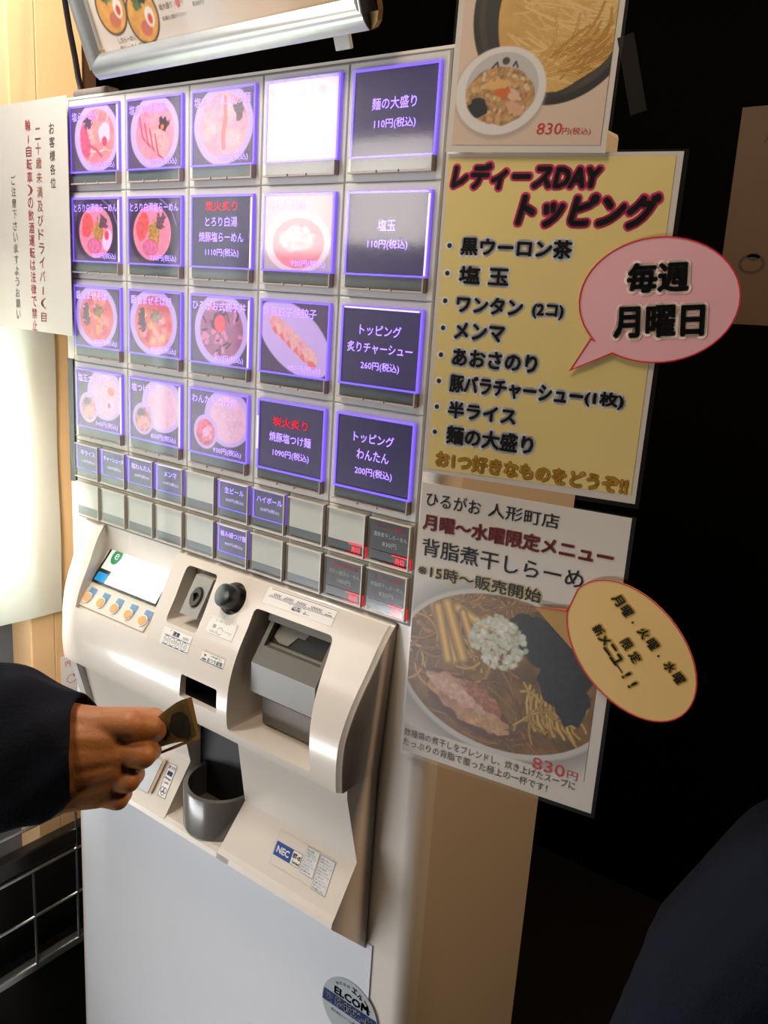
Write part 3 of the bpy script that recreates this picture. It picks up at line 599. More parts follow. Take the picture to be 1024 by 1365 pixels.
# bill inserter: hood with sloping top and slot, standing in the big recess
def xprism(pts, x0, x1): return prism(bmesh.new(), pts, lambda p: (x0, p[0], p[1]), lambda p: (x1, p[0], p[1]))
bm = xprism([(0.0, 1.031), (-0.008, 1.030), (-0.0440, 0.9800), (-0.0440, 0.9440), (-0.0360, 0.9370), (-0.0, 0.937)], 0.1065, 0.2035); bu = obj('bill_inserter', fix(bm), mat('olive_grey_plastic', (94, 90, 80), 0.34), TVM)
cut = obj('c', fix(xprism([(0.02, 1.026), (-0.004, 1.0200), (-0.0180, 1.0000), (-0.0230, 0.9975), (-0.060, 1.00), (-0.03, 1.06), (0.02, 1.06)], 0.1125, 0.1975)))
carve(bu, [cut])
obj('inserter_hood', fix(xprism([(0.002, 1.034), (-0.012, 1.034), (-0.0160, 1.0230), (0.002, 1.0200)], 0.104, 0.206)), M_GREY, bu)
bm = xprism([(-0.0185, 0.9992), (-0.0225, 0.9985), (-0.0420, 0.9815), (-0.0400, 0.9790)], 0.1125, 0.1975); obj('bill_guide', fix(bm), M_GREY, bu)
def pquad(px): return [bm.verts.new(p) for p in px]
bm = bmesh.new(); prism(bm, [(0.116, 0.2), (0.126, 0.0), (0.140, 0.0), (0.148, 0.55), (0.158, 0.55), (0.162, 0.95), (0.116, 0.95)], lambda p: (p[0], -0.0205+0.0155*p[1], 1.0020+0.019*p[1]), lambda p: (p[0], -0.0165+0.0155*p[1], 1.0000+0.019*p[1])); obj('slot_lip', fix(bm), M_GREY, bu)
obj('bill_slot', fix(xprism([(-0.0030, 1.0210), (-0.0060, 1.0195), (-0.0200, 1.0000), (-0.0170, 0.9985)], 0.113, 0.197)), M_HOLE, bu)
obj('inserter_lower_panel', fix(xprism([(0.0, 0.938), (-0.0310, 0.938), (-0.0275, 0.8990), (0.0, 0.8990)], 0.1115, 0.2025)), mat('warm_grey_plastic', (104, 98, 88), 0.4), bu)
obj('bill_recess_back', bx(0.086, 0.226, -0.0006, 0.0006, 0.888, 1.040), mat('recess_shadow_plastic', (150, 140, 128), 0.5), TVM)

# ---- stickers printed on the fascia: u mm along X, v mm along the curve measured as height
def FT(u, v, w):
    z = min(v*0.001, 1.0634); p, d = fas(z); nn = Vector((0, -d.z, d.y)); return (u*0.001, p.y+nn.y*(0.0004+w*0.0002), p.z+nn.z*(0.0004+w*0.0002))
M_LBL = mat('sticker_white', (232, 226, 218), 0.35)
def curved_rect(u0, u1, v0, v1, n=6, sh=0.0):
    I = Ink()
    for i in range(n): a = v0+(v1-v0)*i/n; b = v0+(v1-v0)*(i+1)/n; I.poly([(u0+sh*(v1-a), a), (u1+sh*(v1-a), a), (u1+sh*(v1-b), b), (u0+sh*(v1-b), b)])
    return I
FTS = lambda I, name, m, lab=None: I.make(name, m, TVM, FT, lab)
s1 = FTS(curved_rect(96, 200, 1043, 1059, 8), 'bill_value_sticker', M_LBL, 'sticker listing bill values')
I = Ink()
for i, (tx, w) in enumerate((('1000', 17.5), ('2000', 17.5), ('5000', 17.5), ('10000', 22))):
    x = 103+i*19; I.ring(x, x+w, 1051.6, 1056.8, 0.5); I.text(tx, x+2, 1052.6, w-4, 3.4, 0.03)
I.ring(101, 199, 1050.4, 1058.2, 0.5).rect(186, 196, 1051.4, 1053.2).poly([(188, 1053.8), (194, 1053.8), (191, 1057.2)])
I.text('紙幣', 140, 1045.0, 13, 4.6, 0.05).text('bill', 158, 1045.0, 8, 4.2, 0.03).poly([(133, 1050), (137, 1050), (137, 1046)]).poly([(155, 1050), (158, 1050), (155, 1046)])
I.make('bill_value_print', M_INKB, s1, FT)
s2 = FTS(curved_rect(-36, 15, 964.5, 984.5, 5), 'coin_value_sticker', M_LBL, 'sticker with four coin circles')
I = Ink().ring(-32, 14, 965.5, 977, 0.8)
for i, tx in enumerate(('500', '100', '50', '10')): I.circ(-26+i*10.6, 971.2, 5.0, 5.0, 0.7); I.text(tx, -29.2+i*10.6, 969.4, 6.4, 3.6, 0.02)
I.text('硬貨', -18, 978, 12, 5, 0.05).text('coin', 0, 978.6, 10, 3.4, 0.02).poly([(-24, 982), (-21, 984), (-21, 979)]); I.make('coin_value_print', M_INKB, s2, FT)
I = Ink().ring(31, 74, 995, 1012, 0.4).text('とりけし', 39, 1006, 27, 4.6, 0.02).text('cancel', 36, 997, 12, 3.2, 0.01).text('change', 56, 1000, 15, 3.0, 0.01).circ(52, 1000.5, 4.6, 4.0, 0.6).text('早', 38, 1001, 6, 4.4, 0.02)
s3 = FTS(curved_rect(30, 75, 994, 1013, 5), 'cancel_sticker', M_LBL, 'cancel instruction sticker'); I.make('cancel_print', mat('grey_blue_ink', (110, 120, 140), 0.5), s3, FT)
s4 = FTS(curved_rect(37.5, 76, 965, 977.5, 4), 'change_sticker', M_LBL, 'bill change sticker')
Ink().ring(38, 75.5, 965.5, 977, 0.9).text('おつり紙幣', 49, 966.8, 25, 4.8, 0.04).text('change bill', 53, 972.6, 18, 3.2, 0.02).rect(40, 47, 967, 969.4).poly([(41.5, 973.6), (46, 973.6), (43.7, 970.2)]).make('change_print', M_INKB, s4, FT)

# ---- lower tray below the bulge
LP = [(0.0, 0.8865), (-0.0540, 0.8865), (-0.0533, 0.8755), (-0.0286, 0.7842), (-0.0625, 0.7340), (-0.0670, 0.7285), (-0.0679, 0.7215), (-0.0650, 0.7185), (0.0, 0.652)]
def tray(x0, x1, P=LP, k=0.0): return fix(prism(bmesh.new(), P, lambda p: (x0+k*(p[1]-0.72), p[0], p[1]), lambda p: (x1, p[0], p[1])))
M_TRAY = M_FAS
tr = obj('right_tray_block', tray(0.0790, 0.2628, k=0.12), M_TRAY, TVM); tr['label'] = 'sloping block with the maker plate'
tl = obj('left_tray_block', tray(-0.2255, -0.0200, [(0.0, 0.8865), (-0.0440, 0.8865), (-0.0430, 0.8755), (-0.0230, 0.7920), (-0.0286, 0.7842), (-0.0625, 0.7340), (-0.0670, 0.7285), (-0.0679, 0.7215), (-0.0650, 0.7185), (0.0, 0.652)]), M_TRAY, TVM); tl['label'] = 'sloping coin return block'
ck = obj('left_cheek', fix(xprism(LP, -0.237, -0.2225)), M_PANEL, TVM)
obj('cup_shelf', fix(xprism([(0.0, 0.735), (-0.0620, 0.7320), (-0.0670, 0.7285), (-0.0679, 0.7215), (-0.0650, 0.7185), (0.0, 0.652)], -0.0200, 0.1000)), M_TRAY, TVM)
obj('ticket_chute', fix(xprism([(0.001, 0.8865), (-0.006, 0.8865), (-0.006, 0.735), (0.001, 0.735)], -0.0200, 0.1010)), M_HOLE, TVM)['label'] = 'black ticket chute'
# ticket cup: half-round open cup
bm = bmesh.new(); ccx, ccy, cr, ci = 0.0370, -0.0180, 0.0500, 0.0440; zb, zr = 0.7325, 0.789
def arc(r, n=28): return [(ccx+r*math.cos(a), ccy+r*math.sin(a)*1.0) for a in [math.pi+math.pi*i/n for i in range(n+1)]]
O = [(ccx-cr, -0.006)]+arc(cr)+[(ccx+cr, -0.006)]; Ii = [(ccx-ci, -0.006)]+arc(ci)+[(ccx+ci, -0.006)]
def zrim(p): return zr-0.004*((p[1]+0.006)/-0.066)
ob = [bm.verts.new((p[0], p[1], zb)) for p in O]; ot = [bm.verts.new((p[0], p[1], zrim(p)-0.001)) for p in O]; om = [bm.verts.new((p[0]*0.99+ccx*0.01, p[1]*0.99+ccy*0.01, zrim(p))) for p in O]
it = [bm.verts.new((p[0], p[1], zrim(p))) for p in Ii]; ib = [bm.verts.new((p[0], p[1], zb+0.012)) for p in Ii]
for A_, B_ in ((ob, ot), (ot, om), (om, it), (it, ib)):
    for k in range(len(A_)-1): bm.faces.new((A_[k], A_[k+1], B_[k+1], B_[k]))
bm.faces.new(ib); bm.faces.new(ob[::-1]); cup = obj('ticket_cup', fix(bm), mat('dark_grey_cup_plastic', (104, 101, 97), 0.22, coat=0.2), TVM); smooth(cup.data, 40)
# tray prints
la = Vector((0, -0.0286, 0.7842)); lb = Vector((0, -0.0625, 0.7340)); ld = (la-lb).normalized(); ln = Vector((0, -ld.z, ld.y))
def LT(u, v, w): q = la-ld*(v*0.001)+ln*(0.0003+w*0.0004); return ((u+(v-8)*0.09)*0.001, q.y, q.z)
Ink().ring(152, 235, 8.7, 47, 0.3).make('plate_groove', mat('groove_line', (170, 160, 148), 0.5), tr, LT)
pn = Ink().rect(153, 179, 21, 36.5).make('maker_plate', mat('deep_blue_plate', (18, 60, 140), 0.4), tr, LT, 'deep blue maker plate')
def down(I, name, m, par, k=1.0):  # lettering laid with v growing downwards
    return I.make(name, m, par, lambda u, v, w: LT(u, -v, w+k))
down(Ink().text('NEC', 156.5, -32.2, 18.5, 6.8, 0.05), 'maker_letters', mat('white_ink', (240, 240, 240), 0.5), tr)
Ink().rect(179, 193, 21, 36.5).make('series_label', M_LBL, tr, LT); down(Ink().text('BT-α', 181, -29.0, 10.5, 5, 0.04).text('Series', 181.5, -34.6, 10.5, 3.4, 0.02).ring(179, 193, -36.5, -21, 0.35), 'series_letters', M_INK, tr)
for x0, x1, v0, v1, nl in ((196, 215, 10, 38.6, 8), (217, 238, 11, 48, 11)):
    Ink().rect(x0, x1, v0, v1).make('instruction_label', mat('pale_grey_label', (214, 212, 210), 0.5), tr, LT)
    I = Ink().ring(x0, x1, -v1, -v0, 0.35)
    for i in range(nl): I.text(['ご注意', '紙幣は一枚ずつ', '硬貨をお入れ', 'ください', '食券は機械の', '取出口から', 'お取り下さい', 'つり銭のお忘れ', 'ないように', 'お願い致します', '使用できません', 'お確かめ'][(i+int(x0)) % 12], x0+1.5, -v0-4.6-i*3.1, (x1-x0)*(0.55+0.3*((i*7) % 3)/2), 2.2, 0.02)
    down(I, 'instruction_print', mat('grey_blue_ink', (110, 120, 140), 0.5), tr)
Ink().rect(-51, -36, 3.5, 46).make('return_label', M_LBL, tl, LT, 'coin return sticker')
down(Ink().ring(-51, -36, -46, -3.5, 0.5).text('おつり', -49.5, -10, 11.5, 4.4, 0.02).text('硬貨', -48, -18.5, 9, 5.6, 0.06).text('change', -49.5, -24, 11.5, 3.4, 0.02).text('coin', -47.5, -29, 8, 3.2, 0.02).circ(-46, -37, 3.4, 3.6, 0.7).circ(-41, -37, 3.4, 3.6, 0.7).circ(-43.5, -41, 3.0, 3.0, 0.7), 'return_print', M_INKB, tl)
def lbox(u0, u1, v0, v1, w0, w1):
    bm = bx(u0, u1, v0, v1, w0, w1)
    for q in bm.verts: u, v, w = q.co; p = la-ld*(v*0.001)+ln*(w*0.001); q.co = (u*0.001, p.y, p.z)
    return fix(bm)
obj('return_flap', lbox(-112, -63, 6, 50, 0.4, 2.0), mat('clear_grey_flap', (200, 204, 208), 0.12, coat=0.6), tl); bm = lbox(-60.5, -56, 3, 48, 0.1, 3.2); obj('flap_rib', bm, mat('tan_rib', (176, 150, 122), 0.4), tl)
# supplier sticker on the lower door
stx, stz, sr = 0.2455, 0.552, 0.043
T5 = lambda u, v, w: (stx+u*0.001, -0.0012-w*0.0003, stz+v*0.001)
sk = Ink().ell(0, 0, 43, 43, n=48).make('round_supplier_sticker', mat('silver_sticker', (176, 182, 184), 0.3), TVM, T5, 'round silver sticker with a blue band and phone number')
Ink().poly([(-42.5, -6), (42.5, -6), (40.5, 11), (-40.5, 11)]).make('blue_band', mat('navy_band', (22, 44, 98), 0.4), sk, lambda u, v, w: T5(u, v, 1))
Ink().text('5482-8', -22, -3.5, 56, 12, 0.03).text('本社', -38, 3, 12, 6, 0.02).text('03', -37, -4, 10, 6, 0.02).make('phone_number', mat('white_ink', (240, 240, 240)), sk, lambda u, v, w: T5(u, v, 2))
Ink().text('ELCOM', -24, 13, 52, 10, 0.05).make('supplier_name', mat('teal_ink', (70, 104, 116), 0.4), sk, lambda u, v, w: T5(u, v, 1))
I = Ink()
for i, ch_ in enumerate('株式会社'): a = math.radians(124-i*9.5); I.text(ch_, 34*math.cos(a)-2, 34*math.sin(a)-2, 4.4, 4.4, 0.0, rot=a-math.pi/2)
for i, ch_ in enumerate('エルコム'): a = math.radians(82-i*15); I.text(ch_, 33*math.cos(a)-2.5, 33*math.sin(a)-2, 7.4, 6.4, 0.05, rot=a-math.pi/2)
I.text('株式会社エルコム東京支店', -28, -15, 50, 4).make('supplier_text', M_INK, sk, lambda u, v, w: T5(u, v, 1))
# ================================================================== LAMINATED POSTERS
def sheet(name, w, h, m, label, cat, loc, rz, roll=0.0, th=0.0004, group=None):
    o = obj(name, bx(0, w, 0, th, -h, 0), m); o.location = loc; o.rotation_euler = (0, roll, math.radians(rz)); return tag(o, label, cat, group)
K = 0.973
PM = lambda u, v, w: (u*K*0.001, -0.0003-w*0.0002, v*K*0.001)
M_YEL = mat('yellow_print', (220, 196, 122), 0.55, coat=0.0, namt=0.03, nscale=14)
M_MAG = mat('magenta_print', (220, 40, 110), 0.45); M_HALO = mat('grey_halo_print', (214, 214, 216), 0.5)
M_GOLD = mat('golden_print', (236, 176, 30), 0.45); M_DRED = mat('dark_red_print', (150, 14, 22), 0.45); M_BROWN = mat('brown_print', (120, 84, 20), 0.45)
p2 = sheet('laminated_poster', 0.2095*K, 0.298*K, M_WPAPER, "yellow laminated poster listing Ladies' Day toppings, taped beside the menu buttons", 'poster', (0.2947+0.0015, -0.0070, 1.5222-0.0015), 10.94)
obj('laminate', bx(-0.002, 0.2135*K, -0.0008, -0.0006, -0.302*K, 0.0015), M_LAM, p2)
P2 = lambda u, v, w: PM(u-1.5, v+1.5, w)
Ink().poly([(4, -5), (205.5, -4.8), (206.5, -292), (6.5, -296)]).make('yellow_area', M_YEL, p2, P2)
def two(body, x, y, w, h, fat, T, par, inner, outer, z=0.0, nm='lettering', b0=0.03, shear=0.0, on=None):
    Ink().text(body, x, y, w, h, b0, fat=fat, z=z, shear=shear).make(on or 'lettering_outline', outer, par, lambda u, v, q: T(u, v, q+1))
    Ink().text(body, x, y, w, h, b0, z=z, shear=shear).make(nm, inner, par, lambda u, v, q: T(u, v, q+2))
two('レディースDAY', 9, -31.5, 134, 21, 0.075, P2, p2, M_INK, M_MAG, b0=0.045, shear=0.15)
two('トッピング', 74, -62.5, 118, 27, 0.075, P2, p2, M_INK, M_MAG, b0=0.055, shear=0.22)
G1 = Ink(); G2 = Ink()
for body, x, y, w, h in (('黒ウーロン茶', 23.5, -89.5, 104, 15), ('塩', 24, -115, 20, 15), ('玉', 53, -115, 19, 14), ('ワンタン', 24, -141.5, 64, 14.5), ('(2コ)', 98, -142.5, 28, 12.5), ('メンマ', 24, -166.5, 49, 15),
                         ('あおさのり', 24, -191.5, 83, 15.5), ('豚バラチャーシュー', 23.5, -217, 129, 16), ('(1枚)', 155, -216.5, 34, 14), ('半ライス', 24, -242, 68, 15.5), ('麺の大盛り', 24.5, -267.5, 87, 17)):
    G1.text(body, x, y, w, h, 0.035, fat=0.10); G2.text(body, x, y, w, h, 0.035)
for v in (-82, -107, -132.3, -157.6, -183, -208.2, -233.3, -258.2): G1.ell(11.6, v, 4.2, 4.2, n=16); G2.ell(11.6, v, 2.3, 2.3, n=14)
G1.make('lettering_halo', M_HALO, p2, lambda u, v, q: P2(u, v, 1)); G2.make('lettering', M_INK, p2, lambda u, v, q: P2(u, v, 2))
two('お1つ好きなものをどうぞ!!', 15.5, -292, 187, 15, 0.035, P2, p2, M_GOLD, M_BROWN, b0=0.03)

p3 = sheet('laminated_poster', 0.2095*K, 0.300*K, M_WPAPER, 'white laminated poster with pork noodle bowl photo and brush writing, lowest on the right', 'poster', (0.2961+0.0015, -0.0076, 1.2218-0.0015), 7.97)
obj('laminate', bx(-0.002, 0.2135*K, -0.0008, -0.0006, -0.304*K, 0.0015), M_LAM, p3)
P3 = lambda u, v, w: PM(u-1.5, v+1.5, w)
pic = Pic(1.5, 200, -270, -96, 0.85, (226, 218, 208)); X, Y = pic.X, pic.Y
pic.ell(104, -186, 124, 95, (150, 142, 132), soft=26); pic.ell(104, -184, 118, 88, (214, 208, 200), soft=3); pic.ell(104, -183, 113, 82, (134, 92, 36), nz=0.35, ns=0.05, seed=2)
cl = pic.emask(104, -183, 113, 82)
pic.noodles(40, -165, 42, 50, 60, 1.8, [(176, 130, 58), (150, 104, 44), (190, 146, 72), (126, 84, 32)], cl, 4, 0.9)
pic.noodles(120, -245, 60, 16, 30, 1.5, [(150, 104, 44), (126, 84, 32), (110, 72, 28)], cl, 5, 0.7)
pic.noodles(100, -112, 60, 14, 26, 1.6, [(170, 122, 60), (140, 98, 46)], cl, 6, 1.6)
for i in range(10): pic.stroke([(136+i*4, -186-(i % 3)*4), (134+i*5, -205), (138+i*5, -222), (146+i*5, -232+(i % 2)*5)], 1.7, (184, 146, 66) if i % 2 else (204, 166, 84), cl)
pic.noodles(162, -215, 26, 18, 16, 1.6, [(192, 152, 70), (170, 126, 52)], cl, 8, 0.8)
for q, (x, y, a, b) in enumerate(((150, -140, 34, 24), (168, -165, 28, 34), (178, -192, 16, 24), (128, -124, 20, 9))): pic.ell(x, y, a, b, (26, 28, 24), clip=cl, nz=0.7, ns=0.25, wob=0.25, seed=q)
for (a, b, w_) in (((24, -122), (52, -180), 7.5), ((40, -122), (62, -176), 7), ((52, -124), (84, -138), 6.5), ((30, -128), (46, -182), 6), ((58, -128), (72, -160), 5)): pic.stroke([a, b], w_, (206, 160, 82), cl, 0.3)
r_ = np.random.RandomState(3)
for i in range(170): a, q = r_.rand()*6.28, math.sqrt(r_.rand()); pic.ell(98+30*q*math.cos(a), -150+27*q*math.sin(a), 3.6, 2.6, [(226, 224, 204), (212, 212, 188), (234, 232, 216), (200, 202, 174)][i % 4], rot=r_.rand()*3, soft=1.6, nz=0.2, seed=i, wob=0.3)
pic.ell(70, -226, 52, 23, (110, 62, 34), rot=-0.42, wob=0.12, seed=4, clip=cl); pic.ell(69, -223, 49, 20, (204, 150, 108), rot=-0.42, wob=0.14, seed=5, nz=0.25, ns=0.09, clip=cl)
pic.ell(58, -216, 34, 9, (222, 176, 150), rot=-0.35, wob=0.2, nz=0.2, clip=cl); pic.ell(88, -214, 26, 9, (178, 112, 72), rot=-0.5, wob=0.2, nz=0.3, clip=cl); pic.ell(98, -240, 24, 7, (206, 160, 110), rot=-0.3, wob=0.2, nz=0.2, clip=cl)
pic.stroke([(28, -226), (60, -246), (98, -256), (128, -244)], 1.8, (104, 56, 26), cl)
me = pic.mesh('noodle_bowl_picture'); o = obj('noodle_bowl_picture', me, PRINT, p3)
co = np.empty(len(me.vertices)*3); me.vertices.foreach_get('co', co); co = co.reshape(-1, 3); co = np.stack([(co[:, 0]-0.0015)*K, np.full(len(co), -0.0004), (co[:, 2]+0.0015)*K], 1); me.vertices.foreach_set('co', co.ravel())
A3 = Ink().text('ひるがお', 7.5, -24.5, 59, 14.5, 0.006).text('人形町店', 74.5, -24, 71, 14, 0.006)
A3.text('背脂煮干しらーめ', 7, -77, 168, 18.5, 0.008)
A3.text('数種類の煮干しをブレンドし、炊き上げたスープに', 2.5, -282.5, 190, 9, 0.004).text('たっぷりの背脂で覆った極上の一杯です！', 2, -294.5, 163, 9, 0.004)
A3.make('lettering', M_INK, p3, lambda u, v, w: P3(u, v, 2))
two('月曜〜水曜限定メニュー', 6, -49.5, 193, 16, 0.0, P3, p3, M_DRED, M_DRED, b0=0.035, nm='red_lettering')
two('※15時〜販売開始', 4.5, -99.5, 132, 13.5, 0.06, P3, p3, M_INK, M_YEL, b0=0.012)
Ink().text('830', 147, -273, 33.5, 13, 0.0).text('円', 183, -272, 10.5, 9, 0.0).make('price_lettering', mat('price_red', (190, 40, 34), 0.45), p3, lambda u, v, w: P3(u, v, 2))

p1 = sheet('laminated_poster', 0.1455*K, 0.208*K, M_WPAPER, 'small laminated poster of dipping noodles beside a white soup bowl, topmost on the right', 'poster', (0.2974, -0.011, 1.5214+0.208*K), 10.94, math.radians(0.9))
p1.location.x += 0.0035
obj('laminate', bx(-0.002, 0.1485*K, -0.0008, -0.0006, -0.2085*K, 0.0015), M_LAM, p1)
P1 = lambda u, v, w: PM(u-1.5, v-208, w)
pic = Pic(7, 142, 6, 204, 0.8, (232, 204, 180))
pic.ell(90, 112, 73, 74, (24, 20, 20)); pic.ell(90, 113, 68, 69, (60, 50, 42), nz=0.3, ns=0.04); pic.ell(90, 113, 62, 63, (26, 22, 22))
c = pic.emask(94, 108, 53, 58, wob=0.05, seed=2); pic.ell(94, 108, 53, 58, (226, 176, 92), wob=0.05, seed=2, nz=0.12, ns=0.05)
pic.noodles(94, 108, 50, 54, 150, 0.8, [(238, 196, 118), (230, 184, 102), (242, 202, 126), (222, 174, 92)], c, 3, 0.25, d0=-0.35, sh=0.06)
pic.noodles(110, 70, 34, 14, 40, 0.9, [(190, 132, 40), (214, 160, 70)], c, 5, 0.3, d0=0.5)
pic.ell(47.5, 47.5, 42, 37, (196, 176, 160), soft=4); pic.ell(48, 50, 41.5, 35.5, (240, 232, 224), rot=0.15); pic.ell(49, 52, 33.5, 29, (206, 200, 196), rot=0.1); pic.ell(48, 46, 31, 23.5, (196, 152, 100), nz=0.35, ns=0.25, wob=0.05)
c = pic.emask(48, 46, 31, 23.5)
for i in range(90): a, q = r_.rand()*6.28, math.sqrt(r_.rand()); pic.ell(48+30*q*math.cos(a), 46+23*q*math.sin(a), 2.4, 1.6, [(226, 180, 120), (206, 150, 96), (236, 204, 160), (180, 120, 70)][i % 4], rot=r_.rand()*3, clip=c, seed=i)
pic.ell(28, 36, 9.5, 8, (30, 30, 32), clip=c, wob=0.2); pic.ell(60, 47, 7, 4.5, (236, 190, 160), rot=-0.5, clip=c); pic.ell(63, 36, 9, 4.5, (232, 176, 140), rot=-0.5, clip=c); pic.ell(50, 50, 7, 6, (226, 110, 40), clip=c, wob=0.3); pic.ell(44, 55, 14, 4, (236, 186, 110), rot=0.1, clip=c, wob=0.3)
pic.ell(51, 74, 3.4, 3.0, (70, 62, 60)); pic.stroke([(39, 69), (43, 73), (44, 70)], 0.8, (60, 56, 56)); pic.stroke([(58, 70), (60, 73), (62, 69)], 0.8, (60, 56, 56))
me = pic.mesh('dipping_noodle_picture'); o = obj('dipping_noodle_picture', me, PRINT, p1)
co = np.empty(len(me.vertices)*3); me.vertices.foreach_get('co', co); co = co.reshape(-1, 3); co = np.stack([(co[:, 0]-0.0015)*K, np.full(len(co), -0.0004), (co[:, 2]-0.208)*K], 1); me.vertices.foreach_set('co', co.ravel())
Ink().text('830', 85, 14.5, 22, 9.2, 0.0, shear=0.1).text('円(税込)', 108, 13.5, 24.5, 6.5, 0.0).make('price_lettering', mat('price_red', (190, 40, 34), 0.45), p1, lambda u, v, w: P1(u, v, 2))

# speech bubbles
def bubble(name, outline, m, red, label, loc, rz, texts, off):
    bm = bmesh.new()
    cx = sum(p[0] for p in outline)/len(outline); cy = sum(p[1] for p in outline)/len(outline)
    prism(bm, outline, lambda p: ((p[0])*K*0.001, 0.0, p[1]*K*0.001), lambda p: (p[0]*K*0.001, 0.0005, p[1]*K*0.001))
    o = obj(name, fix(bm), m); o.location = loc; o.rotation_euler = (0, 0, math.radians(rz)); tag(o, label, 'sign')
    I = Ink(); n = len(outline)
    P_ = [Vector(p) for p in outline]
    N = []
    for i in range(n):
        a, b, d = P_[i-1], P_[i], P_[(i+1) % n]; e1 = (b-a).normalized(); e2 = (d-b).normalized(); t_ = (e1+e2).normalized(); N.append(Vector((-t_.y, t_.x))*(1.1/max(0.35, t_.dot(e1))))
    V = []; F = []
    for i in range(n): V += [(*P_[i], 0), (*(P_[i]+N[i]), 0)]
    for i in range(n): j = (i+1) % n; F.append((2*i, 2*j, 2*j+1, 2*i+1))
    I.add(V, F); I.make('red_border', red, o, lambda u, v, w: PM(u, v, 1))
    return o
def ellarc(cx, cy, rx, ry, a0, a1, rot=0.0, n=44):
    P = []
    for i in range(n+1):
        a = math.radians(a0+(a1-a0)*i/n); x, y = rx*math.cos(a), ry*math.sin(a); P.append((cx+x*math.cos(rot)-y*math.sin(rot), cy+x*math.sin(rot)+y*math.cos(rot)))
    return P
# outlines run counter-clockwise
M_PINK = mat('pink_card', (224, 166, 170), 0.45, coat=0.2, namt=0.05, nscale=20); M_ORNG = mat('pale_orange_card', (218, 178, 110), 0.45, coat=0.2, namt=0.03)
M_RED = mat('red_border_print', (200, 20, 40), 0.45)
ol = ellarc(211, -121, 66.5, 52.5, -122, 218, 0.08)+[(159, -156), (143, -187)]
b1 = bubble('speech_bubble_sign', ol, M_PINK, M_RED, 'pink speech bubble card stuck over the right edge of the yellow poster', (0.2947-0.004, -0.0115, 1.5222), 10.94, None, 0)
I = Ink().text('毎週', 186, -115.5, 49, 23, 0.045, rot=0.09, fat=0.09).text('月曜日', 179.5, -154, 73, 25, 0.045, rot=0.10, fat=0.09); I.make('lettering_halo', mat('pale_pink_halo', (246, 222, 206), 0.5), b1, lambda u, v, w: PM(u, v, 1))
I = Ink().text('毎週', 186, -115.5, 49, 23, 0.045, rot=0.09).text('月曜日', 179.5, -154, 73, 25, 0.045, rot=0.10); I.make('lettering', M_INK, b1, lambda u, v, w: PM(u, v, 2))
ol = ellarc(229, -124, 71, 49, -189, 159-8, -0.82)
ol = ellarc(229, -123.5, 73, 50, -148, 187, -0.80)+[(167, -99), (135, -103)]
b2 = bubble('speech_bubble_sign', ol, M_ORNG, M_RED, 'pale orange speech bubble card stuck over the noodle bowl poster', (0.2961-0.002, -0.0125, 1.2218), 7.97, None, 0)
def slant(I, body, x0, y0, x1, y1, h, b, fat=0.0):
    n = len(body)
    for i, ch_ in enumerate(body):
        if ch_ == ' ': continue
        k = i/(n-1) if n > 1 else 0; x = x0+(x1-x0)*k; y = y0+(y1-y0)*k; small = ch_ in '・ー!'
        a = -0.80; w = h*0.95
        if ch_ == '・': I.text(ch_, x+h*0.3, y-h*0.1, h*0.2, h*0.2, 0.02, rot=a, fat=fat)
        elif ch_ == 'ー': I.text(ch_, x, y+0.2*h, w, h*0.12, b, rot=a, fat=fat)
        elif ch_ == '!': I.text(ch_, x, y, h*0.2, h, b, rot=a, fat=fat)
        else: I.text(ch_, x, y, w, h, b, rot=a, fat=fat)
for (ft, nm, m_, lv) in ((0.09, 'lettering_halo', mat('dull_gold_print', (196, 160, 50), 0.45), 1), (0.0, 'lettering', M_INK, 2)):
    I = Ink()
    slant(I, '月曜・火曜・水曜', 206, -78, 268, -138, 9.5, 0.02, ft); slant(I, '限定', 219, -118, 228, -128.5, 9.5, 0.02, ft); slant(I, '新メニュー!!', 192, -111, 232, -158, 9.5, 0.02, ft)
    I.make(nm, m_, b2, lambda u, v, w: PM(u, v, lv))
for _o in (p1, p2, p3): _o['group'] = 'laminated posters taped down the right edge of the machine'
for _o in (b1, b2): _o['group'] = 'speech bubble cards stuck on the posters'
# paper behind the top poster
o = obj('paper_sheet', bx(-0.013, 0, 0, 0.0005, 0, 0.06), mat('dim_paper', (30, 27, 24), 0.7, spec=0.1)); o.location = (0.4650, 0.022, 1.551); o.rotation_euler = (0, -0.30, 0.25); tag(o, 'curled grey paper corner sticking out behind the dipping noodle poster', 'paper')

# ================================================================== MENU BOARD ABOVE
mb = empty('menu_board', 'aluminium snap-frame menu board leaning forward above the machine', 'menu board', (-0.222, 0.000, 1.6272)); mb.rotation_euler = (math.radians(22), 0, math.radians(-2.7))
BW, BH, RW = 0.452, 0.34, 0.027
def rail(p0, p1, inner, n=6):
    """half-round rail from p0 to p1 in the XZ plane, rising towards -Y"""
    p0 = Vector(p0); p1 = Vector(p1); d = (p1-p0).normalized(); s = Vector(inner); P = [(RW*i/n, -0.004-0.011*math.sin(math.pi*(0.12+0.80*i/n))) for i in range(n+1)]+[(RW, 0.0), (0, 0.0)]
    return fix(loft([[p0+s*a+Vector((0, b, 0)) for a, b in P], [p1+s*a+Vector((0, b, 0)) for a, b in P]]))
for nm, bm in (('bottom_rail', rail((0.012, 0, 0), (BW-0.012, 0, 0), (0, 0, 1))), ('left_rail', rail((0, 0, 0.012), (0, 0, BH), (1, 0, 0))), ('right_rail', rail((BW, 0, 0.014), (BW, 0, BH), (-1, 0, 0)))):
    o = obj(nm, bm, M_ALU if nm != 'right_rail' else M_CHROME, mb); smooth(o.data, 40)
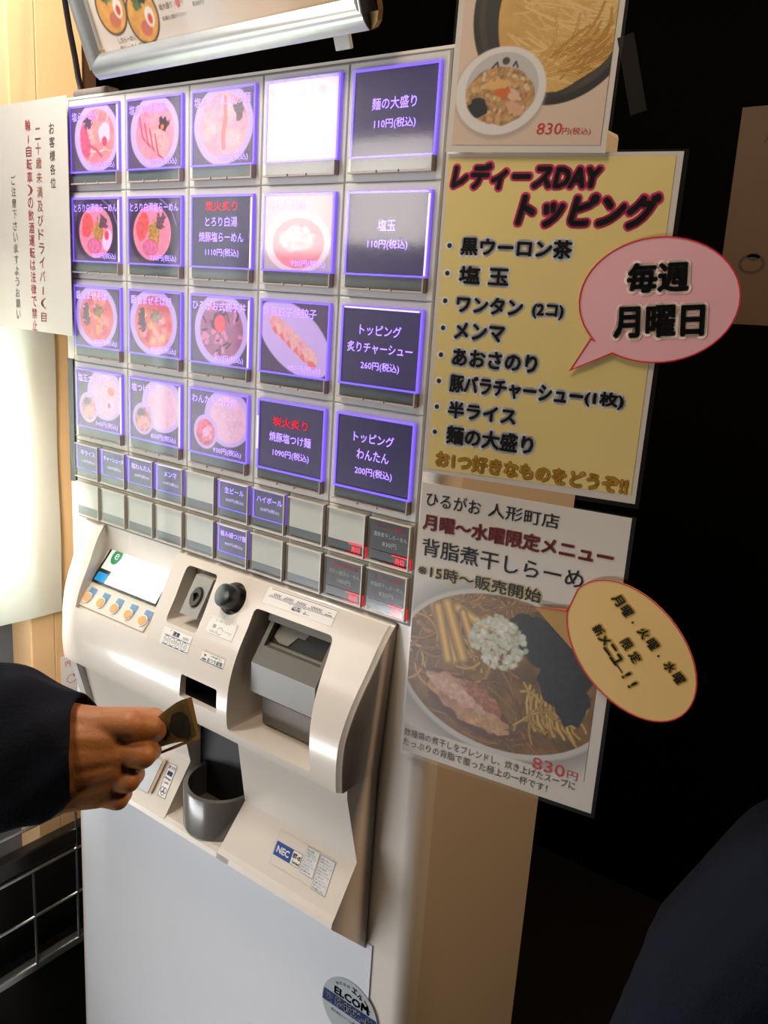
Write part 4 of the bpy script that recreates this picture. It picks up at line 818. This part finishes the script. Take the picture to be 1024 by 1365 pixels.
for x, s in ((0.0, 1), (BW, -1)):
    P = [(x, 0.03), (x, 0.014), (x+s*0.003, 0.006), (x+s*0.009, 0.001), (x+s*0.016, 0.0), (x+s*0.03, 0.0), (x+s*0.03, 0.03)]
    bm = prism(bmesh.new(), P, lambda p: (p[0], 0.001, p[1]), lambda p: (p[0], -0.006, p[1])); obj('corner_cap', fix(bm), mat('gold_tinted_metal', (190, 160, 110), 0.25, metal=0.8), mb)
obj('backing', bx(0.006, BW-0.006, 0.0, 0.004, 0.006, BH), M_BLACK, mb)
pic = Pic(22, 430, 22, 340, 1.3, (226, 210, 196))
for i in (205,): pic.ell(i+190, 150, 150, 220, (232, 196, 158), soft=60)
for cx_, cz_ in ((66, 68), (118, 53), (250, 80)):
    pic.ell(cx_, cz_, 28, 28, (70, 44, 30)); pic.ell(cx_, cz_, 25.5, 25.5, (226, 160, 70), nz=0.15, ns=0.1); pic.ell(cx_+2, cz_-12, 10, 8, (206, 110, 84)); pic.ell(cx_+12, cz_-2, 8, 10, (240, 230, 220)); pic.ell(cx_+12, cz_-4, 4, 5, (220, 70, 40)); pic.ell(cx_-4, cz_+12, 9, 7, (90, 110, 50), wob=0.3, nz=0.3); pic.ell(cx_+6, cz_+16, 8, 5, (50, 46, 40), wob=0.3)
me = pic.mesh('menu_sheet'); o = obj('menu_sheet', me, PRINT, mb); o.location = (0, -0.0012, 0)
MT = lambda u, v, w: (u*0.001, -0.0016-w*0.0002, v*0.001)
I = Ink()
for x, y, s, w, h in ((62, 32, 'しおらーめん', 34, 6), (62, 24, '塩らーめん 750円', 52, 6), (150, 64, '塩ちゃーしゅう', 44, 6), (150, 54, '麺大盛り 110円', 40, 6), (150, 44, '各種お選び下さい', 42, 4), (205, 60, '塩つけ麺', 30, 7), (205, 50, '830円', 18, 5), (290, 60, 'わんたん麺', 40, 7), (290, 48, '味玉らーめん', 40, 5)): I.text(s, x, y, w, h, 0.01)
I.make('menu_lettering', mat('brown_ink', (96, 78, 66), 0.5), mb, MT)
Ink().ell(182, 58, 3.4, 5.2).make('red_seal', mat('seal_red', (206, 70, 60), 0.5), mb, MT)
obj('acrylic_cover', bx(0.02, BW-0.02, -0.0030, -0.0026, 0.02, BH), M_COVER, mb)
br = obj('support_bracket', bx(0.386, 0.406, 0.002, 0.006, -0.0125, 0.004, 0.001), mat('pale_metal', (200, 198, 192), 0.4), mb)
o = obj('cord_clip', None or bx(-0.036, 0.036, -0.011, 0.011, 0, 0.010, 0.0045, 4), mat('dull_grey_rubber', (120, 112, 106), 0.5)); o.location = (-0.252, 0.016, 1.6127); tag(o, 'small grey rounded cord clip lying on the machine\'s top left corner', 'clip'); smooth(o.data, 50)
bm = bmesh.new(); tube(bm, [(-0.445, 0.09, 2.3), (-0.438, 0.09, 1.95), (-0.432, 0.09, 1.805), (-0.426, 0.09, 1.767), (-0.416, 0.09, 1.728), (-0.405, 0.09, 1.693), (-0.395, 0.088, 1.664), (-0.375, 0.08, 1.640), (-0.33, 0.05, 1.628), (-0.285, 0.022, 1.6235)], 0.0042, 8); o = obj('power_cable', fix(bm), M_BLACK); tag(o, 'thin black cable hanging down to the top left corner of the machine', 'cable'); smooth(o.data)

# ================================================================== NOTICE AND LEFT SIDE
nt_ = obj('notice_sheet', bx(-0.297, 0, 0, 0.0005, -0.296, 0), mat('notice_paper', (186, 180, 172), 0.4, coat=0.35, namt=0.02)); nt_.location = (-0.276, -0.0105, 1.6125); nt_.rotation_euler = (0, 0, math.radians(-2)); tag(nt_, 'large white paper notice with vertical black and red writing, left of the menu buttons', 'notice')
def col(I, s, x, y0, h, pitch, b=0.01):
    for i, ch_ in enumerate(s):
        if ch_ in 'ー・〜': I.text(ch_, x+h*0.4, y0-i*pitch-h, h*0.18, h*0.8, b)
        else: I.text(ch_, x, y0-i*pitch-h, h*0.95, h, b)
NT = lambda u, v, w: (u*0.001, -0.0003-w*0.0002, v*0.001)
I = Ink(); col(I, 'お客様各位', -42, -30, 13, 16.5); I.make('black_lettering', mat('grey_black_ink', (108, 98, 96), 0.5), nt_, NT)
I = Ink(); col(I, '二十歳未満及びドライバー(自', -76, -34, 14, 18); I.make('brown_lettering', mat('red_brown_ink', (186, 112, 96), 0.5), nt_, NT)
I = Ink(); col(I, '輪・自転車)の飲酒運転は法律で禁止', -100, -22, 14, 16.2); I.make('red_lettering', mat('red_ink', (200, 84, 90), 0.5), nt_, NT)
I = Ink(); col(I, 'ご注意下さいますようお願い', -142, -90, 12, 15); I.make('faint_lettering', mat('grey_ink', (150, 140, 140), 0.5), nt_, NT)
# timber post and trim of the door frame along the left
for k, (y0, y1, rgb, x0) in enumerate(((0.0445, 0.0885, (238, 196, 146), -0.56), (0.0885, 0.168, (236, 192, 140), -0.562))):
    s_ = struct('door_post_1' if k == 0 else 'trim_1', bx(x0, -0.50 if k == 0 else -0.5008, y0, y1, 0, 2.75, 0.002), mat('timber_%s' % 'ab'[k], rgb, 0.45, namt=0.10, nscale=9))
struct('trim_2', bx(-0.57, -0.506, 0.168, 0.195, 0, 2.75), mat('dark_timber', (78, 50, 30), 0.5))
struct('wall_side', bx(-0.60, -0.56, 0.196, 1.3, 0, 2.75), M_BLKWALL)
struct('wall_left', bx(-0.60, -0.56, -0.40, 0.195, 0, 2.75), mat('slate_wall', (104, 110, 122), 0.5, namt=0.1, nscale=3))
WASHI = mat('washi_paper', (244, 246, 240), 0.7, nscale=60, namt=0.04, bump=0.25, bscale=90)
WASHI.node_tree.nodes['Principled BSDF'].inputs['Transmission Weight'].default_value = 0.0
_nt = WASHI.node_tree; _tl = _nt.nodes.new('ShaderNodeBsdfTranslucent'); _tl.inputs[0].default_value = (0.9, 0.92, 0.88, 1); _ms = _nt.nodes.new('ShaderNodeMixShader'); _ms.inputs[0].default_value = 0.5
_nt.links.new(_nt.nodes['Principled BSDF'].outputs[0], _ms.inputs[1]); _nt.links.new(_tl.outputs[0], _ms.inputs[2]); _nt.links.new(_ms.outputs[0], _nt.nodes['Material Output'].inputs['Surface'])
struct('window_3', bx(-0.5595, -0.555, -0.38, 0.043, 0.90, 1.34), mat('side_window_daylight', (225, 240, 238), 0.5, emit=2.6, emit_rgb=(225, 240, 236)))
w_ = bmesh.new(); nn = 14
G = [[w_.verts.new((-0.488+0.0015*math.sin(i*1.7+j*0.9), -0.30+0.397*i/nn, 0.838+0.012*(1-i/nn)+j*(1.42-0.838)/nn)) for j in range(nn+1)] for i in range(nn+1)]
for i in range(nn):
    for j in range(nn): w_.faces.new((G[i][j], G[i+1][j], G[i+1][j+1], G[i][j+1]))
bmesh.ops.solidify(w_, geom=w_.faces[:], thickness=0.0006)
o = obj('paper_blind', fix(w_), WASHI); tag(o, 'plain white fibrous paper sheet hanging below the notice at the left edge', 'paper blind'); smooth(o.data, 60)
o = obj('leaflet', bx(-0.001, 0.0, 0, 0.055, -0.085, 0), mat('bright_leaflet', (245, 242, 240), 0.5)); o.location = (-0.4975, 0.097, 0.748); tag(o, 'small white leaflet with red drawing beside the machine\'s left edge', 'leaflet')
Ink().circ(20, -45, 10, 8, 1).ell(26, -40, 3, 3).text('円', 8, -20, 10, 10).make('red_drawing', mat('red_ink', (200, 84, 90), 0.5), o, lambda u, v, w: (0.0004, u*0.001, v*0.001))
# wire rack
rk = empty('wire_rack', 'black and silver wire rack standing low at the left of the machine', 'rack', (-0.43, 0.0, 0.0))
M_WIRE = mat('steel_wire', (176, 178, 178), 0.25, metal=0.9); RX = 0.01
obj('top_rail', bx(-0.012, 0.012, -0.36, 0.34, 0.430, 0.462, 0.003), M_BLACK, rk)['label'] = 'black top rail'
for nm, z, r in (('wire', 0.505, 0.0028), ('wire', 0.421, 0.0032), ('wire', 0.331, 0.0028)):
    obj(nm, tube(bmesh.new(), [(RX, -0.36, z), (RX, 0.34, z)], r, 8), M_WIRE, rk)
obj('bottom_rail', bx(-0.006, 0.012, -0.36, 0.34, 0.222, 0.238, 0.003), M_WIRE, rk)
for i in range(9): obj('wire', tube(bmesh.new(), [(RX, -0.346+i*0.0825, 0.232), (RX, -0.346+i*0.0825, 0.505 if i % 2 else 0.424)], 0.0024, 8), M_WIRE, rk)
for y in (-0.35, 0.33): obj('post', bx(-0.012, 0.008, y-0.01, y+0.01, 0.0, 0.505, 0.002), M_BLACK, rk)
obj('inner_panel', bx(-0.05, -0.044, -0.36, 0.34, 0.0, 0.425), mat('black_tray', (18, 18, 18), 0.45), rk)
obj('shelf', bx(-0.044, 0.004, -0.36, 0.34, 0.205, 0.216), mat('black_tray', (18, 18, 18), 0.45), rk)
obj('lower_panel', bx(-0.006, 0.002, -0.36, 0.34, 0.02, 0.204), mat('black_tray', (18, 18, 18), 0.45), rk)
# dim poster on the black wall
o = obj('wall_poster', bx(0, 0.32, -0.001, 0, -0.42, 0), mat('dim_kraft_paper', (96, 70, 42), 0.6, nscale=6, namt=0.15)); o.location = (0.196, 1.199, 1.805); o.rotation_euler = (0, math.radians(-1.0), 0); tag(o, 'brown paper poster with small print on the black wall at far right', 'poster')
Ink().text('月', 50, -70, 22, 22).text('曜', 74, -70, 22, 22).circ(60, -300, 26, 20, 6).ell(62, -286, 12, 8).make('print', mat('brown_black_print', (60, 44, 30), 0.6), o, lambda u, v, w: (u*0.001, -0.0014, v*0.001))

# unseen daylight panes, sized and placed for their glare in the covers
M_PANE = mat('bright_daylight_pane', (255, 250, 245), 0.5, emit=7.0, emit_rgb=(255, 246, 234), nscale=3, namt=0.3)
for k, (x0, x1, z0, z1) in enumerate(((-1.14, -0.845, 1.50, 1.98), (-0.81, -0.52, 1.53, 1.79))):
    wn = struct('window_%d' % (k+1), bx(x0, x1, -1.22, -1.20, z0, z1), M_PANE)
    fr = bmesh.new(); frame_ring(fr, x0-0.015, x1+0.015, z0-0.015, z1+0.015, 0.015, -1.23, -1.195); obj('window_frame', fix(fr), mat('window_timber', (120, 84, 52), 0.5), wn)
# ================================================================== PEOPLE
def capsules(name, caps, voxel, m, parent=None, smooth_it=4, ellipses=()):
    bm = bmesh.new()
    for chain in caps:
        for (p, r), (q, s) in zip(chain, chain[1:]):
            p = Vector(p); q = Vector(q); d = (q-p); L_ = d.length
            if L_ < 1e-6: continue
            d.normalize(); u = d.orthogonal().normalized(); v = d.cross(u); rings = []; n = 14
            for t_, off in ((0, -1), ):
                pass
            prof = [(-math.cos(a)*r, math.sin(a)*r) for a in (0.0, 0.45, 0.9, 1.35)]+[(L_+math.sin(a)*s, math.cos(a)*s) for a in (0.0, 0.45, 0.9, 1.35)]
            prof[0] = (-r, 0.02*r); prof.append((L_+s, 0.02*s))
            for ax, rad in prof: rings.append([bm.verts.new(p+d*ax+(u*math.cos(6.2832*k/n)+v*math.sin(6.2832*k/n))*rad) for k in range(n)])
            for A_, B_ in zip(rings, rings[1:]):
                for k in range(n): bm.faces.new((A_[k], A_[(k+1) % n], B_[(k+1) % n], B_[k]))
            bm.faces.new(rings[0][::-1]); bm.faces.new(rings[-1])
    for (c, rad, rot) in ellipses:
        g = bmesh.ops.create_icosphere(bm, subdivisions=3, radius=1.0)['verts']; M = Matrix.Translation(Vector(c)) @ rot @ Matrix.Diagonal((*rad, 1)); bmesh.ops.transform(bm, matrix=M, verts=g)
    fix(bm); o = obj(name, bm, m, parent)
    a = o.modifiers.new('r', 'REMESH'); a.mode = 'VOXEL'; a.voxel_size = voxel; a.use_smooth_shade = True
    b = o.modifiers.new('s', 'SMOOTH'); b.factor = 0.5; b.iterations = smooth_it
    bpy.context.view_layer.update(); apply_mods(o)
    if len(o.data.materials) == 0: o.data.materials.append(m)
    for p in o.data.polygons: p.use_smooth = True
    return o
M_SKIN = mat('tanned_skin', (178, 118, 70), 0.5, nscale=60, namt=0.08, bump=0.15, bscale=420, sub=0.12)
M_NAVY = mat('dark_navy_cloth', (17, 21, 32), 0.85, nscale=50, namt=0.25, bump=0.4, bscale=300, spec=0.15)
HD = 0.655; MPP = HD/1131.2
ORG = CAM_POS + CR*((92-512)*MPP) - CU*((1005-682.5)*MPP) - CB*HD
person = bpy.data.objects.new('person', None); COL.objects.link(person)
HM = Matrix((CR, CU, CB)).transposed().to_4x4(); HM.translation = ORG; person.matrix_world = HM
tag(person, 'person in dark navy jacket reaching in from the left, pinching a banknote', 'person')
def H(px, py, z=0.0): return ((px-92)*MPP, (1005-py)*MPP, z*0.001)
R_ = lambda px: px*MPP
caps = [
 [(H(-330, 1130, 40), 0.050), (H(-60, 1040, 8), 0.036), (H(60, 1010, 0), 0.031)],                      # forearm
 [(H(30, 977, -2), R_(34)), (H(95, 968, 2), R_(33)), (H(146, 968, 6), R_(27))],                 # back of the hand
 [(H(40, 990, 4), R_(34)), (H(100, 984, 9), R_(35)), (H(152, 982, 10), R_(27))],
 [(H(40, 1008, 6), R_(34)), (H(100, 1004, 11), R_(36)), (H(154, 998, 10), R_(28))],
 [(H(40, 1024, 4), R_(34)), (H(98, 1024, 9), R_(36)), (H(150, 1014, 9), R_(28))],
 [(H(40, 1040, 2), R_(34)), (H(92, 1042, 5), R_(35)), (H(142, 1034, 6), R_(26))],
 [(H(45, 1052, -4), R_(32)), (H(85, 1053, 0), R_(31)), (H(132, 1052, 2), R_(24))],
 [(H(142, 966, 6), R_(26)), (H(182, 961, 14), R_(21.5)), (H(203, 967, 6), R_(17)), (H(206, 976, -5), R_(14.5))],       # index finger
 [(H(152, 992, 8), R_(25)), (H(196, 1001, 12), R_(18)), (H(196, 1006, -12), R_(14.5)), (H(176, 1004, -26), R_(13))],
 [(H(146, 1026, 6), R_(23)), (H(175, 1035, 9), R_(17)), (H(174, 1038, -12), R_(14)), (H(158, 1034, -26), R_(12.5))],
 [(H(130, 1053, 2), R_(21)), (H(159, 1063, 4), R_(15)), (H(158, 1064, -12), R_(13)), (H(146, 1060, -24), R_(11.5))],
 [(H(80, 990, -20), R_(24)), (H(120, 975, -34), R_(20)), (H(165, 972, -36), R_(16)), (H(193, 968, -27), R_(14.5)), (H(203, 966, -20), R_(11))],        # thumb behind the note
]
hand = capsules('body', caps, 0.0017, M_SKIN, person, 3)
# sleeve: lofted cuff with folds
bm = bmesh.new(); rings = []
SL = [(-420, 1130, 150, 60, 56), (-250, 1066, 138, 40, 54), (-120, 1026, 126, 24, 52), (-10, 1000, 114, 8, 50), (36, 994, 106, 6, 48), (54, 994, 98, 5, 47), (72, 995, 88, 5, 45), (90, 994, 78, 5, 43), (104, 993, 70, 5, 40), (110, 993, 66, 5, 38)]
n = 40
for i, (px, py, hh, z, zz) in enumerate(SL):
    ring = []
    for k in range(n):
        a = 6.2832*k/n; fold = 1+0.045*math.sin(3*a+i*0.9)*(1 if i < 8 else 0.3)+0.035*math.sin(7*a-i*1.3); c_, s_ = math.cos(a), math.sin(a)
        bulge = 13*(1-s_*s_)*min(1, max(0, (px+20)/100.0))     # cuff mouth bows forward in the middle
        ring.append(bm.verts.new(H(px+bulge, py-s_*hh*fold, z+c_*zz*fold)))
    rings.append(ring)
inn = []
for k in range(n):
    v = rings[-1][k].co; c0 = Vector(H(106, 993, 0)); inn.append(bm.verts.new(c0+(v-c0)*0.9+Vector((-0.006, 0, 0))))
for k in range(n):
    pass
rings.append(inn)
inn2 = [bm.verts.new(Vector(q.co)+Vector((-0.02, 0, 0))) for q in inn]; rings.append(inn2)
for A_, B_ in zip(rings, rings[1:]):
    for k in range(n): bm.faces.new((A_[k], A_[(k+1) % n], B_[(k+1) % n], B_[k]))
bm.faces.new(rings[0][::-1])
sl = obj('jacket_sleeve', fix(bm), M_NAVY, person); m_ = sl.modifiers.new('s', 'SUBSURF'); m_.levels = 2; apply_mods(sl)
for p in sl.data.polygons: p.use_smooth = True
# banknote: folded strip running behind the fingers
M_NOTE = mat('banknote_paper', (150, 134, 92), 0.6, nscale=120, namt=0.25)
def note_pt(s, t):
    """s along the note (0 tip .. 1 tail), t across"""
    C0 = Vector(H(261, 958, -2)); C1 = Vector(H(192, 976, -14)); C2 = Vector(H(98, 1086, -34))
    c = C0*(1-s)**2+2*s*(1-s)*C1+C2*s*s; d = (2*(1-s)*(C1-C0)+2*s*(C2-C1)).normalized(); side = Vector((d.y, -d.x, 0)).normalized()
    tilt = Vector((-0.45*(1-s)*0.3, 0, -0.25)); wv = 0.0015*math.sin(s*9)
    w0 = 0.0175-0.0075*min(1, max(0, s-0.1)*3.0)
    return c+side*(-t)*w0+tilt*(t*0.012)+Vector((0, 0, wv))
bm = bmesh.new(); G = [[bm.verts.new(note_pt(i/24, -1+2*j/8)) for j in range(9)] for i in range(25)]
for i in range(24):
    for j in range(8): bm.faces.new((G[i][j], G[i+1][j], G[i+1][j+1], G[i][j+1]))
me_pts = [[Vector(v.co) for v in r] for r in G]
bmesh.ops.solidify(bm, geom=bm.faces[:], thickness=0.0006)
note = obj('banknote', fix(bm), M_NOTE); note.matrix_world = HM; tag(note, 'folded brown and green banknote held between the fingers of the hand', 'banknote')
for p in note.data.polygons: p.use_smooth = True
I = Ink()
def NP(u, v, w):
    p = note_pt(u, v); q = note_pt(min(1, u+0.01), v); r = note_pt(u, min(1, v+0.01)); nn_ = (q-p).cross(r-p).normalized()
    if nn_.z < 0: nn_ = -nn_
    return tuple(p+nn_*(0.0009+w*0.0003))
def npatch(cx, cy, rx, ry, seed):
    r = random.Random(seed); return [(cx+rx*math.cos(a)*(0.75+0.4*r.random()), cy+ry*math.sin(a)*(0.75+0.4*r.random())) for a in [6.2832*i/14 for i in range(14)]]
for i, q in enumerate(((0.17, 0.15, 0.10, 0.75), (0.33, -0.1, 0.06, 0.75), (0.46, 0.0, 0.06, 0.7), (0.75, 0.1, 0.12, 0.6))): I.poly(npatch(*q, i))
I.make('portrait_print', mat('grey_green_ink', (66, 70, 62), 0.6), note, NP)
I = Ink(); I.poly([(0.0, -0.98), (0.035, -0.98), (0.035, 0.98), (0.0, 0.98)]); I.poly([(0.03, 0.80), (0.6, 0.80), (0.6, 0.98), (0.03, 0.98)]); I.make('note_border', mat('golden_note_border', (196, 152, 84), 0.6), note, NP)

# second person, seen as a dark shoulder low at the right
Pd = lambda px, py, d: CAM_POS + CR*((px-512)/1131.2*d) - CU*((py-682.5)/1131.2*d) - CB*d
I4 = Matrix.Identity(4)
q = bpy.data.objects.new('person', None); COL.objects.link(q); q.location = (0.850, 0.135, 0.0); q.rotation_euler = (0, 0, math.radians(12))
tag(q, 'person in dark navy clothing seated at the right, only a rounded shoulder showing', 'person')
def torso(g):
    return [
 [((-0.165, 0.0, 0.90), 0.062+g), ((-0.07, 0.0, 0.965), 0.060+g), ((0, 0, 0.98), 0.06+g), ((0.07, 0.0, 0.965), 0.060+g), ((0.165, 0.0, 0.90), 0.062+g)],
 [((-0.170, 0, 0.890), 0.064+g), ((-0.222, -0.01, 0.79), 0.060+g), ((-0.262, -0.01, 0.62), 0.050+g), ((-0.20, 0.20, 0.59), 0.036+g)], [((0.175, 0, 0.895), 0.060+g), ((0.215, -0.01, 0.64), 0.046+g), ((0.17, 0.20, 0.60), 0.034+g)],
 [((-0.08, 0, 0.86), 0.10+g), ((-0.06, 0.01, 0.65), 0.10+g), ((-0.07, 0.0, 0.50), 0.11+g)], [((0.08, 0, 0.86), 0.10+g), ((0.06, 0.01, 0.65), 0.10+g), ((0.07, 0.0, 0.50), 0.11+g)]]
caps = torso(0.0)+[[((0, 0, 0.96), 0.055), ((0, 0.015, 1.08), 0.050)], [((0, 0.01, 1.19), 0.088), ((0, 0.035, 1.13), 0.062)], [((0, 0.105, 1.155), 0.010), ((0, 0.115, 1.135), 0.014)],
  [((-0.20, 0.20, 0.59), 0.030), ((-0.13, 0.27, 0.60), 0.026)], [((0.17, 0.20, 0.60), 0.030), ((0.13, 0.27, 0.60), 0.026)]]
for sx in (-1, 1):
    caps.append([((sx*0.09, 0.02, 0.50), 0.085), ((sx*0.13, 0.40, 0.50), 0.06), ((sx*0.13, 0.38, 0.10), 0.042), ((sx*0.13, 0.38, 0.06), 0.04), ((sx*0.14, 0.52, 0.035), 0.032)])
    for f_ in range(4): caps.append([((sx*(0.115+f_*0.012), 0.28, 0.602), 0.010), ((sx*(0.105+f_*0.013), 0.34-abs(f_-1.5)*0.006, 0.598), 0.0085), ((sx*(0.105+f_*0.013), 0.36, 0.580), 0.0075)])
    caps.append([((sx*0.12, 0.26, 0.60), 0.012), ((sx*0.09, 0.295, 0.605), 0.010)])
    caps.append([((sx*0.087, 0.01, 1.17), 0.012), ((sx*0.090, 0.0, 1.145), 0.009)])
capsules('body', caps, 0.008, M_SKIN, q, 4)
jk = capsules('jacket', torso(0.022), 0.007, M_NAVY, q, 8)
capsules('hair', [[((0, -0.02, 1.215), 0.094), ((0, -0.035, 1.15), 0.075)]], 0.007, mat('black_hair', (20, 17, 15), 0.6, bump=0.5, bscale=200), q, 3)
capsules('trousers', [[((sx*0.09, 0.02, 0.50), 0.098), ((sx*0.13, 0.40, 0.50), 0.072), ((sx*0.13, 0.38, 0.12), 0.056)] for sx in (-1, 1)], 0.009, mat('black_trousers', (16, 16, 18), 0.8), q, 4)
st = empty('stool', 'round black stool under the seated person at the right', 'stool', (0.835, 0.12, 0))
bm = bmesh.new(); tube(bm, [(0, 0, 0.325), (0, 0, 0.345), (0, 0, 0.355)], [0.165, 0.165, 0.15], 28); obj('seat', fix(bm), mat('black_vinyl', (20, 18, 18), 0.5), st)
for i in range(4): a = math.pi/4+i*math.pi/2; obj('leg', fix(tube(bmesh.new(), [(0.11*math.cos(a), 0.11*math.sin(a), 0.325), (0.16*math.cos(a), 0.16*math.sin(a), 0.0)], 0.012, 10)), mat('black_metal', (24, 24, 24), 0.4, metal=0.5), st)
